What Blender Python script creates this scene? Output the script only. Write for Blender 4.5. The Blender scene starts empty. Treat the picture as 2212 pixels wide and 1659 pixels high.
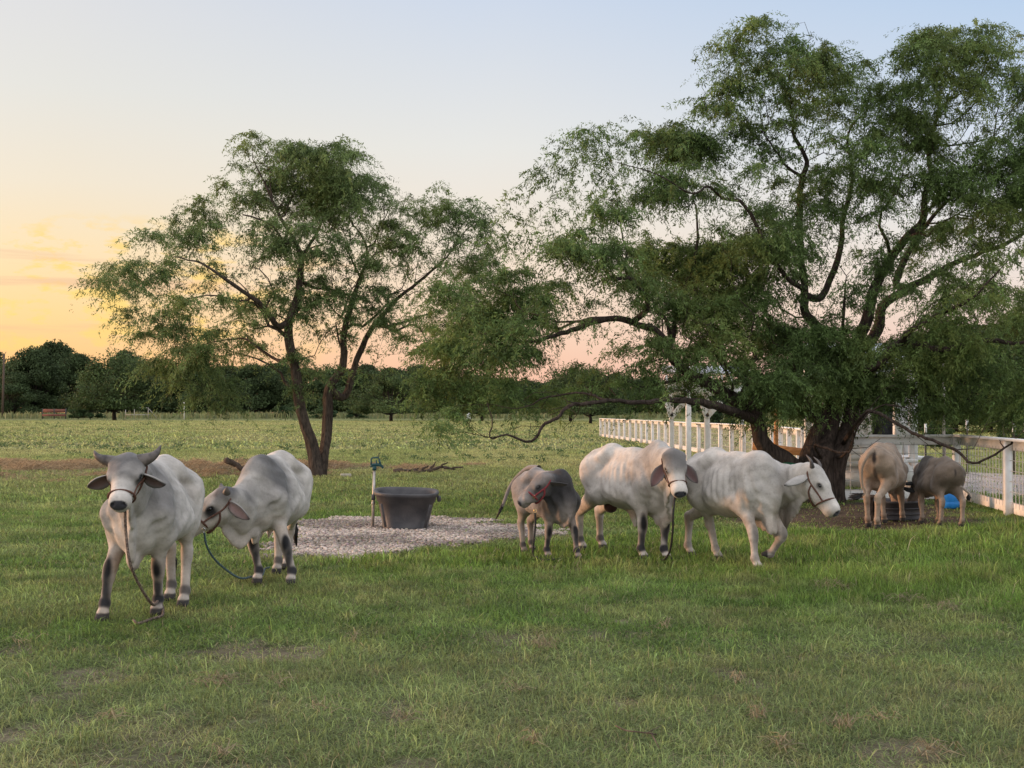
import bpy, math, random, os
import numpy as np
from mathutils import Vector, Matrix
FLAGS = {'all'}
def want(k): return 'all' in FLAGS or k in FLAGS
rng = np.random.default_rng(7); random.seed(7)
scene = bpy.context.scene
COL = scene.collection
R = math.radians

# ------------------------------------------------------------------ camera, sky, sun, exposure
FPX = 3008.0; CXP = 1106.0; CYP = 829.5; CAMH = 1.6
PITCH = math.atan((890.0 - CYP) / FPX)
cam_d = bpy.data.cameras.new('camera'); cam = bpy.data.objects.new('camera', cam_d); COL.objects.link(cam)
cam_d.sensor_width = 36.0; cam_d.lens = 36.0 * FPX / 2212.0
cam_d.clip_start = 0.05; cam_d.clip_end = 6000
cam.location = (0, 0, CAMH); cam.rotation_euler = (R(90) + PITCH, 0, 0)
scene.camera = cam
scene.view_settings.view_transform = 'Standard'; scene.view_settings.look = 'None'
scene.view_settings.exposure = 0.0; scene.view_settings.gamma = 1.0
scene.cycles.max_bounces = 6; scene.cycles.transparent_max_bounces = 8
scene.cycles.use_denoising = True

SUN_AZ = R(165.0)   # direction towards the sun, from +X counter-clockwise (180 = image left)
SUN_EL = R(5.0)
def build_world():
    w = bpy.data.worlds.new('World'); scene.world = w; w.use_nodes = True
    nt = w.node_tree; N = nt.nodes; Lk = nt.links; N.clear()
    def node(t, **k):
        n = N.new(t)
        for a, b in k.items(): setattr(n, a, b)
        return n
    def math_(op, a, b=None, c=None, clamp=False):
        n = node('ShaderNodeMath', operation=op); n.use_clamp = clamp
        for i, v in enumerate((a, b, c)):
            if v is None: continue
            if isinstance(v, (int, float)): n.inputs[i].default_value = v
            else: Lk.new(v, n.inputs[i])
        return n.outputs[0]
    def ramp(fac, stops):
        r = node('ShaderNodeValToRGB'); cr = r.color_ramp
        while len(cr.elements) < len(stops): cr.elements.new(0.5)
        for e, (p, c) in zip(cr.elements, stops): e.position = p; e.color = (*c, 1)
        Lk.new(fac, r.inputs[0]); return r.outputs[0]
    def mix(f, a, b, mode='MIX'):
        m = node('ShaderNodeMix', data_type='RGBA', blend_type=mode)
        for s, v in ((m.inputs[0], f), (m.inputs[6], a), (m.inputs[7], b)):
            if isinstance(v, (int, float)): s.default_value = v
            elif isinstance(v, tuple): s.default_value = (*v, 1)
            else: Lk.new(v, s)
        return m.outputs[2]
    tc = node('ShaderNodeTexCoord'); sp = node('ShaderNodeSeparateXYZ'); Lk.new(tc.outputs['Generated'], sp.inputs[0])
    x, y, z = sp.outputs
    az = math_('ARCTAN2', x, y)            # 0 = straight ahead, negative = left
    el = math_('ARCSINE', z)
    e = math_('DIVIDE', el, R(30), clamp=True)      # 0..1 over 30 degrees
    def s2l(c): return tuple(((v/255)/12.92 if v/255 <= .04045 else ((v/255+.055)/1.055)**2.4) for v in c)
    # left (towards the afterglow), centre, right, as elevation ramps (degrees/30)
    left = ramp(e, [(0.0, s2l((238,170,120))), (.06, s2l((246,186,128))), (.13, s2l((250,203,142))), (.22, s2l((244,214,172))), (.30, s2l((235,219,198))), (.42, s2l((224,220,214))), (.52, s2l((219,217,218))), (.8, s2l((192,202,222)))])
    mid = ramp(e, [(0.0, s2l((236,176,160))), (.07, s2l((243,194,175))), (.14, s2l((244,210,190))), (.24, s2l((240,222,206))), (.36, s2l((230,226,222))), (.55, s2l((206,214,230))), (.8, s2l((182,200,228)))])
    right = ramp(e, [(0.0, s2l((222,178,178))), (.07, s2l((232,194,190))), (.15, s2l((236,214,206))), (.26, s2l((228,224,226))), (.38, s2l((208,217,234))), (.55, s2l((180,203,233))), (.8, s2l((160,190,228)))])
    fl = math_('MULTIPLY_ADD', az, -1/R(16), -0.12, clamp=True)   # grows to the left
    fr = math_('MULTIPLY_ADD', az, 1/R(20), 0.0, clamp=True)
    c = mix(fl, mid, left); c = mix(fr, c, right)
    # stronger glow round the set sun, beyond the left edge of the photograph
    nx = node('ShaderNodeVectorMath', operation='DOT_PRODUCT'); Lk.new(tc.outputs['Generated'], nx.inputs[0])
    nx.inputs[1].default_value = (math.cos(SUN_AZ), math.sin(SUN_AZ), 0.1)
    # clouds low on the left
    mp = node('ShaderNodeCombineXYZ'); Lk.new(math_('MULTIPLY', az, 20), mp.inputs[0]); Lk.new(math_('MULTIPLY', el, 52), mp.inputs[1])
    ns = node('ShaderNodeTexNoise'); ns.inputs['Scale'].default_value = 1.5; ns.inputs['Detail'].default_value = 8; ns.inputs['Roughness'].default_value = .62
    Lk.new(mp.outputs[0], ns.inputs['Vector'])
    cl = ramp(ns.outputs[0], [(.50, (0,0,0)), (.60, (1,1,1))])
    band = ramp(math_('DIVIDE', el, R(12), clamp=True), [(.12, (0,0,0)), (.3, (1,1,1)), (.56, (1,1,1)), (.66, (0,0,0))])
    side = math_('MULTIPLY_ADD', az, -1/R(7), -0.75, clamp=True)
    cm = math_('MULTIPLY', math_('MULTIPLY', cl, band), side)
    c = mix(math_('MULTIPLY', cm, .9), c, s2l((253,206,105)))
    ns2 = node('ShaderNodeTexNoise'); ns2.inputs['Scale'].default_value = 1.1; ns2.inputs['Detail'].default_value = 5
    mp2 = node('ShaderNodeCombineXYZ'); Lk.new(math_('MULTIPLY', az, 6), mp2.inputs[0]); Lk.new(math_('MULTIPLY', el, 110), mp2.inputs[1]); mp2.inputs[2].default_value = 4.3
    Lk.new(mp2.outputs[0], ns2.inputs['Vector'])
    cl2 = ramp(ns2.outputs[0], [(.52, (0,0,0)), (.66, (1,1,1))])
    band2 = ramp(math_('DIVIDE', el, R(12), clamp=True), [(.2, (0,0,0)), (.3, (1,1,1)), (.5, (1,1,1)), (.56, (0,0,0))])
    cm2 = math_('MULTIPLY', math_('MULTIPLY', cl2, band2), math_('MULTIPLY_ADD', az, -1/R(20), .2, clamp=True))
    c = mix(math_('MULTIPLY', cm2, .55), c, s2l((226,170,140)))
    # extra sky brightness, added overhead and behind the camera to light the foreground
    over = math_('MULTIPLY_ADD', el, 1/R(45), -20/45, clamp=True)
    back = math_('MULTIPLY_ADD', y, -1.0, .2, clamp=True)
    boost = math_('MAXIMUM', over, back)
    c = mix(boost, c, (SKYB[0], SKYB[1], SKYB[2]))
    gl = math_('POWER', math_('MAXIMUM', nx.outputs['Value'], 0), 6)
    c = mix(math_('MULTIPLY', gl, GLOW), c, (1.0, .52, .22), 'ADD')
    sky = node('ShaderNodeTexSky', sky_type='NISHITA'); sky.sun_disc = False
    sky.sun_elevation = SUN_EL; sky.sun_rotation = R(90) - SUN_AZ; sky.altitude = 150
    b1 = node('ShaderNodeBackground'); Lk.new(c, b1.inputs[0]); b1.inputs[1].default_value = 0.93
    b2 = node('ShaderNodeBackground'); Lk.new(sky.outputs[0], b2.inputs[0]); b2.inputs[1].default_value = 0.05
    ad = node('ShaderNodeAddShader'); Lk.new(b1.outputs[0], ad.inputs[0]); Lk.new(b2.outputs[0], ad.inputs[1])
    o = node('ShaderNodeOutputWorld'); Lk.new(ad.outputs[0], o.inputs[0])
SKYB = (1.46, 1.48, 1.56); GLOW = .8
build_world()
sd = bpy.data.lights.new('sun', 'SUN'); sd.energy = 3.4; sd.angle = R(9); sd.color = (1.0, .57, .34)
so = bpy.data.objects.new('sun', sd); COL.objects.link(so)
sdir = Vector((math.cos(SUN_EL)*math.cos(SUN_AZ), math.cos(SUN_EL)*math.sin(SUN_AZ), math.sin(SUN_EL)))
so.rotation_euler = sdir.to_track_quat('Z', 'Y').to_euler(); so.location = sdir * 50

# ------------------------------------------------------------------ helpers
def W(px, py, Y):
    """photo pixel (2212 px wide) + distance Y -> world point"""
    sx = (px - CXP) / FPX; sz = (CYP - py) / FPX
    dy = math.cos(PITCH) - sz*math.sin(PITCH); dz = math.sin(PITCH) + sz*math.cos(PITCH)
    k = Y / dy
    return Vector((sx*k, Y, CAMH + dz*k))
def G(px, py):
    sx = (px - CXP) / FPX; sz = (CYP - py) / FPX
    dy = math.cos(PITCH) - sz*math.sin(PITCH); dz = math.sin(PITCH) + sz*math.cos(PITCH)
    k = -CAMH / dz
    return Vector((sx*k, dy*k, 0.0))
def proj(x, y, z):
    """world arrays -> photo pixels"""
    dz = z - CAMH
    f = y*math.cos(PITCH) + dz*math.sin(PITCH); u = -y*math.sin(PITCH) + dz*math.cos(PITCH)
    return CXP + FPX*x/f, CYP - FPX*u/f
def tag(o, label=None, cat=None, group=None, kind=None):
    if label: o['label'] = label
    if cat: o['category'] = cat
    if group: o['group'] = group
    if kind: o['kind'] = kind
    return o
def empty(name, loc, label, cat, group=None, rz=0.0):
    o = bpy.data.objects.new(name, None); COL.objects.link(o); o.location = loc; o.rotation_euler = (0, 0, rz)
    o.empty_display_size = .2
    return tag(o, label, cat, group)
def mesh_np(name, V, F, mat=None, parent=None, col=None, smooth=True, mats=None, midx=None):
    """V (n,3); F list/array of faces (all quads or all tris as array, or list of arrays)"""
    me = bpy.data.meshes.new(name)
    V = np.asarray(V, dtype=np.float32)
    Fs = F if isinstance(F, list) else [F]
    Fs = [np.asarray(f, dtype=np.int32) for f in Fs if len(f)]
    me.vertices.add(len(V)); me.vertices.foreach_set('co', V.ravel())
    nl = sum(f.size for f in Fs); nf = sum(len(f) for f in Fs)
    me.loops.add(nl); me.loops.foreach_set('vertex_index', np.concatenate([f.ravel() for f in Fs]))
    ls = []; o = 0
    for f in Fs:
        ls.append(o + np.arange(len(f))*f.shape[1]); o += f.size
    me.polygons.add(nf); me.polygons.foreach_set('loop_start', np.concatenate(ls).astype(np.int32))
    me.update(calc_edges=True)
    if smooth: me.polygons.foreach_set('use_smooth', np.ones(nf, dtype=bool))
    if col is not None:
        a = me.color_attributes.new('col', 'FLOAT_COLOR', 'POINT')
        c = np.ones((len(V), 4), dtype=np.float32); c[:, :3] = col; a.data.foreach_set('color', c.ravel())
    for m in (mats or ([mat] if mat else [])): me.materials.append(m)
    if midx is not None: me.polygons.foreach_set('material_index', np.asarray(midx, dtype=np.int32))
    me.update()
    ob = bpy.data.objects.new(name, me); COL.objects.link(ob)
    if parent is not None: ob.parent = parent
    return ob
class MB:
    """collects boxes, tubes, lathes; world or local coordinates"""
    def __init__(s): s.V = []; s.Q = []; s.T = []; s.n = 0; s.C = []
    def add(s, V, Q=None, T=None, col=None):
        V = np.asarray(V, float).reshape(-1, 3)
        s.V.append(V)
        if Q is not None and len(Q): s.Q.append(np.asarray(Q, int) + s.n)
        if T is not None and len(T): s.T.append(np.asarray(T, int) + s.n)
        s.C.append(np.tile(np.array(col if col is not None else (.5,.5,.5), float), (len(V), 1)) if np.ndim(col) < 2 else np.asarray(col))
        s.n += len(V); return s
    def box(s, c, d, rot=None, bev=.0):
        """centre c, full size d, rot = Matrix 3x3"""
        x, y, z = [v/2 for v in d]; c = np.array(c, float)
        b = min(bev, x*.9, y*.9, z*.9)
        if b <= 0:
            V = np.array([(i*x, j*y, k*z) for i in (-1,1) for j in (-1,1) for k in (-1,1)])
            Q = [(0,1,3,2),(4,6,7,5),(0,4,5,1),(2,3,7,6),(0,2,6,4),(1,5,7,3)]
            T = []
        else:
            bm = __import__('bmesh').new(); import bmesh
            bmesh.ops.create_cube(bm, size=1.0)
            for v in bm.verts: v.co = Vector((v.co.x*d[0], v.co.y*d[1], v.co.z*d[2]))
            bmesh.ops.bevel(bm, geom=list(bm.edges), offset=b, segments=1, affect='EDGES')
            bm.verts.index_update()
            V = np.array([v.co[:] for v in bm.verts]); Q = [[v.index for v in f.verts] for f in bm.faces if len(f.verts) == 4]; T = [[v.index for v in f.verts] for f in bm.faces if len(f.verts) == 3]
            bm.free()
        if rot is not None: V = V @ np.array(rot).T
        return s.add(V + c, Q, T)
    def tube(s, P, r, seg=8, cap=True, col=None, rough=0.0):
        P = np.asarray([tuple(p) for p in P], float); n = len(P)
        r = np.full(n, r) if np.ndim(r) == 0 else np.asarray(r, float)
        t = np.gradient(P, axis=0); t /= np.linalg.norm(t, axis=1)[:, None] + 1e-12
        up = np.array((0, 0, 1.0)) if abs(t[0][2]) < .9 else np.array((1.0, 0, 0))
        nrm = np.cross(t[0], up); nrm /= np.linalg.norm(nrm)
        rings = []
        a = np.arange(seg)*2*math.pi/seg
        for i in range(n):
            nrm = nrm - t[i]*np.dot(nrm, t[i]); nrm /= np.linalg.norm(nrm) + 1e-12
            b = np.cross(t[i], nrm)
            rk = (1 + rough*(.6*np.sin(a*5+i*.35+3*vnoise(a*0+i*.21, a*0+n))+1.6*(vnoise(a*1.9+7, a*0+i*.55+n)-.5)+1.2*(vnoise(a*4.3, a*0+i*.9+n*3)-.5)))[:, None] if rough else 1.0
            rings.append(P[i] + r[i]*rk*(np.cos(a)[:, None]*nrm + np.sin(a)[:, None]*b))
        V = np.concatenate(rings)
        i0 = np.arange(n-1)[:, None]*seg; k = np.arange(seg)[None]; k2 = (k+1) % seg
        Q = np.stack([i0+k, i0+k2, i0+seg+k2, i0+seg+k], -1).reshape(-1, 4)
        T = []
        if cap:
            V = np.concatenate([V, P[:1], P[-1:]]); c0 = n*seg
            T = [(c0, (j+1) % seg, j) for j in range(seg)] + [(c0+1, (n-1)*seg+j, (n-1)*seg+(j+1) % seg) for j in range(seg)]
        return s.add(V, Q, T, col)
    def build(s, name, mat, parent=None, smooth=False, col=False):
        V = np.concatenate(s.V); F = []
        if s.Q: F.append(np.concatenate(s.Q))
        if s.T: F.append(np.concatenate(s.T))
        return mesh_np(name, V, F, mat, parent, col=np.concatenate(s.C) if col else None, smooth=smooth)
def smooth_path(P, n=6):
    P = np.asarray([tuple(p) for p in P], float); P4 = np.concatenate([[2*P[0]-P[1]], P, [2*P[-1]-P[-2]]])
    out = []
    for i in range(1, len(P4)-2):
        p0, p1, p2, p3 = P4[i-1:i+3]
        for t in np.linspace(0, 1, n, endpoint=False):
            out.append(.5*((2*p1) + (-p0+p2)*t + (2*p0-5*p1+4*p2-p3)*t*t + (-p0+3*p1-3*p2+p3)*t**3))
    out.append(P[-1]); return np.array(out)
def circular(f, n): return [f(2*math.pi*i/n) for i in range(n)]

# ---- value noise in numpy
_perm = rng.random((256, 256))
def vnoise(x, y):
    xi = np.floor(x).astype(int); yi = np.floor(y).astype(int); fx = x-xi; fy = y-yi
    fx = fx*fx*(3-2*fx); fy = fy*fy*(3-2*fy)
    g = lambda a, b: _perm[a & 255, b & 255]
    return (g(xi,yi)*(1-fx)+g(xi+1,yi)*fx)*(1-fy) + (g(xi,yi+1)*(1-fx)+g(xi+1,yi+1)*fx)*fy
def fbm(x, y, o=4):
    s = 0; a = .5; t = 0
    for i in range(o): s = s + a*vnoise(x*2**i+17*i, y*2**i+31*i); t += a; a *= .5
    return s/t
def sstep(a, b, x): t = np.clip((x-a)/(b-a), 0, 1); return t*t*(3-2*t)

# ---- materials
def new_mat(name):
    m = bpy.data.materials.new(name); m.use_nodes = True; nt = m.node_tree
    return m, nt, nt.nodes['Principled BSDF']
def nd(nt, t, **k):
    n = nt.nodes.new(t)
    for a, b in k.items(): setattr(n, a, b)
    return n
def mat_noise(name, c1, c2, scale=8, rough=.8, bump=.3, bscale=None, detail=6, coord='Object', stretch=(1,1,1), spec=.3, metallic=0, lo=.35, hi=.65, bdist=.01):
    m, nt, p = new_mat(name); L = nt.links
    tc = nd(nt, 'ShaderNodeTexCoord'); mp = nd(nt, 'ShaderNodeMapping'); mp.inputs['Scale'].default_value = stretch
    L.new(tc.outputs[coord], mp.inputs[0])
    n1 = nd(nt, 'ShaderNodeTexNoise'); n1.inputs['Scale'].default_value = scale; n1.inputs['Detail'].default_value = detail; L.new(mp.outputs[0], n1.inputs['Vector'])
    r = nd(nt, 'ShaderNodeValToRGB'); r.color_ramp.elements[0].position = lo; r.color_ramp.elements[1].position = hi
    r.color_ramp.elements[0].color = (*c1, 1); r.color_ramp.elements[1].color = (*c2, 1); L.new(n1.outputs[0], r.inputs[0])
    L.new(r.outputs[0], p.inputs['Base Color'])
    p.inputs['Roughness'].default_value = rough; p.inputs['Metallic'].default_value = metallic; p.inputs['Specular IOR Level'].default_value = spec
    if bump:
        n2 = nd(nt, 'ShaderNodeTexNoise'); n2.inputs['Scale'].default_value = bscale or scale*3; n2.inputs['Detail'].default_value = 5; L.new(mp.outputs[0], n2.inputs['Vector'])
        b = nd(nt, 'ShaderNodeBump'); b.inputs['Strength'].default_value = bump; b.inputs['Distance'].default_value = bdist; L.new(n2.outputs[0], b.inputs['Height']); L.new(b.outputs[0], p.inputs['Normal'])
    return m
def mat_attr(name, rough=.8, vary=.25, scale=20, bump=0., bscale=60, trans=0., spec=.2, sheen=0., stretch=(1,1,1), bdist=.004, scale2=3, vary2=0.):
    """base colour from the 'col' attribute (the thing's own colour) with procedural variation"""
    m, nt, p = new_mat(name); L = nt.links
    at = nd(nt, 'ShaderNodeAttribute'); at.attribute_name = 'col'
    tc = nd(nt, 'ShaderNodeTexCoord'); mp = nd(nt, 'ShaderNodeMapping'); mp.inputs['Scale'].default_value = stretch; L.new(tc.outputs['Object'], mp.inputs[0])
    n1 = nd(nt, 'ShaderNodeTexNoise'); n1.inputs['Scale'].default_value = scale; n1.inputs['Detail'].default_value = 6; L.new(mp.outputs[0], n1.inputs['Vector'])
    mr = nd(nt, 'ShaderNodeMapRange'); mr.inputs[1].default_value = .25; mr.inputs[2].default_value = .75; mr.inputs[3].default_value = 1-vary; mr.inputs[4].default_value = 1+vary*.6; L.new(n1.outputs[0], mr.inputs[0])
    src = mr.outputs[0]
    if vary2:
        n3 = nd(nt, 'ShaderNodeTexNoise'); n3.inputs['Scale'].default_value = scale2; n3.inputs['Detail'].default_value = 4; L.new(mp.outputs[0], n3.inputs['Vector'])
        mr2 = nd(nt, 'ShaderNodeMapRange'); mr2.inputs[1].default_value = .3; mr2.inputs[2].default_value = .7; mr2.inputs[3].default_value = 1-vary2; mr2.inputs[4].default_value = 1+vary2*.5; L.new(n3.outputs[0], mr2.inputs[0])
        mm = nd(nt, 'ShaderNodeMath', operation='MULTIPLY'); L.new(src, mm.inputs[0]); L.new(mr2.outputs[0], mm.inputs[1]); src = mm.outputs[0]
    mu = nd(nt, 'ShaderNodeVectorMath', operation='SCALE'); L.new(at.outputs['Color'], mu.inputs[0]); L.new(src, mu.inputs['Scale'])
    L.new(mu.outputs[0], p.inputs['Base Color'])
    p.inputs['Roughness'].default_value = rough; p.inputs['Specular IOR Level'].default_value = spec
    if sheen: p.inputs['Sheen Weight'].default_value = sheen; p.inputs['Sheen Roughness'].default_value = .5
    if bump:
        n2 = nd(nt, 'ShaderNodeTexNoise'); n2.inputs['Scale'].default_value = bscale; n2.inputs['Detail'].default_value = 4; L.new(mp.outputs[0], n2.inputs['Vector'])
        b = nd(nt, 'ShaderNodeBump'); b.inputs['Strength'].default_value = bump; b.inputs['Distance'].default_value = bdist; L.new(n2.outputs[0], b.inputs['Height']); L.new(b.outputs[0], p.inputs['Normal'])
    if trans:
        tr = nd(nt, 'ShaderNodeBsdfTranslucent'); L.new(mu.outputs[0], tr.inputs[0])
        mx = nd(nt, 'ShaderNodeMixShader'); mx.inputs[0].default_value = trans
        L.new(p.outputs[0], mx.inputs[1]); L.new(tr.outputs[0], mx.inputs[2])
        L.new(mx.outputs[0], nt.nodes['Material Output'].inputs[0])
    return m
M = {}
M['coat'] = mat_attr('cattle_coat', rough=.75, vary=.10, scale=55, bump=.5, bscale=26, bdist=.010, sheen=.12, vary2=.26, scale2=5, spec=.15)
M['horn'] = mat_noise('horn', (.05,.042,.04), (.14,.115,.10), scale=18, rough=.5, bump=.5, bscale=50, bdist=.003)
M['eye'] = mat_noise('eye', (.008,.006,.006), (.015,.011,.010), scale=30, rough=.12, bump=0, spec=.6)
M['hair'] = mat_noise('switch_hair', (.010,.009,.010), (.03,.027,.027), scale=60, rough=.6, bump=.4, bscale=150, stretch=(1,1,.2))
M['rope_brown'] = mat_noise('brown_rope', (.07,.03,.022), (.15,.075,.05), scale=90, rough=.8, bump=.5, bscale=180)
M['rope_black'] = mat_noise('dark_rope', (.012,.012,.013), (.05,.045,.04), scale=90, rough=.8, bump=.5, bscale=180)
M['rope_teal'] = mat_noise('teal_rope', (.02,.05,.055), (.12,.17,.17), scale=110, rough=.8, bump=.5, bscale=180)
M['rope_mixed'] = mat_noise('mixed_rope', (.04,.025,.02), (.22,.16,.12), scale=70, rough=.8, bump=.5, bscale=180)
M['red_web'] = mat_noise('red_webbing', (.16,.022,.026), (.24,.04,.045), scale=60, rough=.7, bump=.3, bscale=200)
M['brass'] = mat_noise('brass', (.5,.34,.14), (.75,.55,.26), scale=30, rough=.35, bump=0, metallic=.9)
M['steel'] = mat_noise('steel', (.45,.44,.43), (.62,.6,.58), scale=30, rough=.35, bump=0, metallic=.9)
M['bark'] = mat_attr('bark', rough=.95, vary=.75, scale=11, bump=1.0, bscale=14, bdist=.05, stretch=(2.2,2.2,.5), vary2=.3, scale2=2)
M['leaf'] = mat_attr('mesquite_leaf', rough=.6, vary=.15, scale=1.2, trans=.35, spec=.25)
M['leaf_far'] = mat_attr('far_leaf', rough=.7, vary=.25, scale=.35, trans=.2, spec=.15)
M['grass'] = mat_attr('grass_blades', rough=.6, vary=.18, scale=.9, trans=.42, spec=.3)
M['ground'] = mat_attr('ground_soil', rough=.95, vary=.45, scale=14, bump=.8, bscale=22, bdist=.03, vary2=.3, scale2=1.1, spec=.1)
M['stone'] = mat_attr('gravel_stone', rough=.9, vary=.3, scale=60, bump=.4, bscale=90, spec=.15)
M['white_wood'] = mat_noise('white_painted_wood', (.62,.59,.57), (.78,.76,.74), scale=5, rough=.65, bump=.25, bscale=30, lo=.2, hi=.6)
M['wire'] = mat_noise('fence_wire', (.42,.40,.38), (.56,.54,.52), scale=20, rough=.5, bump=0, metallic=.3)
M['galv'] = mat_noise('galvanised_pipe', (.28,.25,.22), (.5,.45,.4), scale=14, rough=.45, bump=.2, metallic=.5)
M['raw_wood'] = mat_noise('raw_lumber', (.36,.16,.06), (.52,.26,.11), scale=7, rough=.8, bump=.3, stretch=(1,1,4))
M['black_rubber'] = mat_noise('black_rubber', (.045,.043,.047), (.085,.078,.078), scale=5, rough=.55, bump=.35, bscale=40, spec=.35)
M['blue_plastic'] = mat_noise('blue_plastic', (.015,.17,.50), (.03,.24,.62), scale=5, rough=.45, bump=.15)
M['green_iron'] = mat_noise('green_iron', (.008,.04,.045), (.02,.075,.08), scale=25, rough=.5, bump=.3)
M['dark_metal'] = mat_noise('weathered_post', (.03,.03,.028), (.09,.08,.07), scale=20, rough=.8, bump=.2)
M['roof'] = mat_noise('pale_metal_roof', (.42,.42,.43), (.55,.55,.56), scale=3, rough=.5, bump=.1, metallic=.2)
M['rust'] = mat_noise('rusty_panel', (.13,.045,.035), (.24,.10,.07), scale=6, rough=.85, bump=.3)
M['dead_wood'] = mat_noise('dead_wood', (.05,.035,.027), (.14,.10,.075), scale=12, rough=.95, bump=.8, bscale=30, stretch=(1,1,1), bdist=.02)
M['block'] = mat_noise('pale_block', (.32,.28,.22), (.48,.42,.33), scale=12, rough=.9, bump=.6, bdist=.01)
M['dark_hole'] = mat_noise('dark_window', (.012,.014,.016), (.03,.03,.03), scale=8, rough=.3, bump=0)

# ------------------------------------------------------------------ implicit surfaces (for the cattle)
class SDF:
    def __init__(s, lo, hi, h):
        s.h = h; s.lo = np.array(lo, np.float32); s.n = [int(math.ceil((hi[i]-lo[i])/h))+1 for i in range(3)]
        s.ax = [s.lo[i] + h*np.arange(s.n[i], dtype=np.float32) for i in range(3)]
        s.f = np.full(s.n, 1.0, np.float32)
    def _sl(s, lo, hi, pad):
        sl = []
        for i in range(3):
            a = max(0, int((lo[i]-pad-s.lo[i])/s.h)); b = min(s.n[i], int((hi[i]+pad-s.lo[i])/s.h)+2)
            if b <= a: return None, None
            sl.append(slice(a, b))
        g = [s.ax[0][sl[0]][:, None, None], s.ax[1][sl[1]][None, :, None], s.ax[2][sl[2]][None, None, :]]
        return tuple(sl), g
    def _mn(s, sl, d, k, sub=False):
        f = s.f[sl]
        if sub:
            d = -d; h = np.clip(k-np.abs(f-d), 0, None)/k; s.f[sl] = np.maximum(f, d) + h*h*k*.25; return
        h = np.clip(k-np.abs(f-d), 0, None)/k
        s.f[sl] = np.minimum(f, d) - h*h*k*.25
    def cone(s, a, b, ra, rb, k=.03, lat=None, ls=1.0, sub=False):
        """rounded cone from a to b; lat = unit vector along which it is squashed to ls"""
        a = np.array(tuple(a), np.float32); b = np.array(tuple(b), np.float32); R_ = max(ra, rb)
        sl, g = s._sl(np.minimum(a, b)-R_, np.maximum(a, b)+R_, k+2*s.h)
        if sl is None: return
        p = [g[0]-a[0], g[1]-a[1], g[2]-a[2]]; ab = b-a
        if lat is not None:
            lat = np.array(tuple(lat), np.float32); lat /= np.linalg.norm(lat); q = 1/ls-1
            dt = (p[0]*lat[0]+p[1]*lat[1]+p[2]*lat[2])*q
            p = [p[i]+dt*lat[i] for i in range(3)]; ab = ab + lat*np.dot(ab, lat)*q
        L2 = float(np.dot(ab, ab)) + 1e-9
        t = np.clip((p[0]*ab[0]+p[1]*ab[1]+p[2]*ab[2])/L2, 0, 1)
        d = np.sqrt((p[0]-t*ab[0])**2+(p[1]-t*ab[1])**2+(p[2]-t*ab[2])**2) - (ra+(rb-ra)*t)
        if lat is not None: d = d*(.5+.5*ls)
        s._mn(sl, d, k, sub)
    def ell(s, c, r, k=.04, rot=None, sub=False):
        c = np.array(tuple(c), np.float32); r = np.array(r, np.float32); m = float(r.max())
        sl, g = s._sl(c-m if rot is not None else c-r, c+m if rot is not None else c+r, k+2*s.h)
        if sl is None: return
        p = [g[0]-c[0], g[1]-c[1], g[2]-c[2]]
        if rot is not None:
            Rm = np.array(rot, np.float32)   # columns = ellipsoid axes
            p = [p[0]*Rm[0,j]+p[1]*Rm[1,j]+p[2]*Rm[2,j] for j in range(3)]
        k0 = np.sqrt((p[0]/r[0])**2+(p[1]/r[1])**2+(p[2]/r[2])**2)
        k1 = np.sqrt((p[0]/r[0]**2)**2+(p[1]/r[1]**2)**2+(p[2]/r[2]**2)**2)+1e-6
        s._mn(sl, k0*(k0-1)/k1, k, sub)
    def mesh(s):
        f = s.f; nx, ny, nz = s.n; ins = f < 0
        cnt = np.zeros((nx-1, ny-1, nz-1), np.int8)
        for i in (0,1):
            for j in (0,1):
                for k in (0,1): cnt += ins[i:nx-1+i, j:ny-1+j, k:nz-1+k]
        act = (cnt > 0) & (cnt < 8)
        idx = -np.ones(act.shape, np.int64); ii = np.argwhere(act); idx[act] = np.arange(len(ii))
        acc = np.zeros((len(ii), 3)); num = np.zeros(len(ii))
        cor = [(0,0,0),(1,0,0),(0,1,0),(1,1,0),(0,0,1),(1,0,1),(0,1,1),(1,1,1)]
        vals = [f[ii[:,0]+c[0], ii[:,1]+c[1], ii[:,2]+c[2]].astype(float) for c in cor]
        for a in range(8):
            for b in range(a+1, 8):
                d = np.array(cor[b])-np.array(cor[a])
                if np.abs(d).sum() != 1: continue
                va, vb = vals[a], vals[b]; m = (va < 0) != (vb < 0)
                t = np.where(m, va/np.where(m, va-vb, 1), 0)
                acc += m[:, None]*(np.array(cor[a])+t[:, None]*d); num += m
        V = (ii + acc/num[:, None])*s.h + s.lo
        Q = []
        for ax in range(3):
            o = [i for i in range(3) if i != ax]
            a = [slice(None)]*3; b = [slice(None)]*3; a[ax] = slice(0, -1); b[ax] = slice(1, None)
            ia, ib = ins[tuple(a)], ins[tuple(b)]
            e = np.argwhere(ia != ib)
            ok = (e[:, o[0]] > 0) & (e[:, o[1]] > 0) & (e[:, o[0]] < s.n[o[0]]-1) & (e[:, o[1]] < s.n[o[1]]-1)
            e = e[ok]; inside = ins[e[:,0], e[:,1], e[:,2]]
            def cell(du, dv):
                q = e.copy(); q[:, o[0]] -= du; q[:, o[1]] -= dv; return idx[q[:,0], q[:,1], q[:,2]]
            q = np.stack([cell(1,1), cell(0,1), cell(0,0), cell(1,0)], -1)
            fl = inside if ax != 1 else ~inside
            q = np.where(fl[:, None], q, q[:, ::-1]); Q.append(q)
        return V, np.concatenate(Q)

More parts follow.
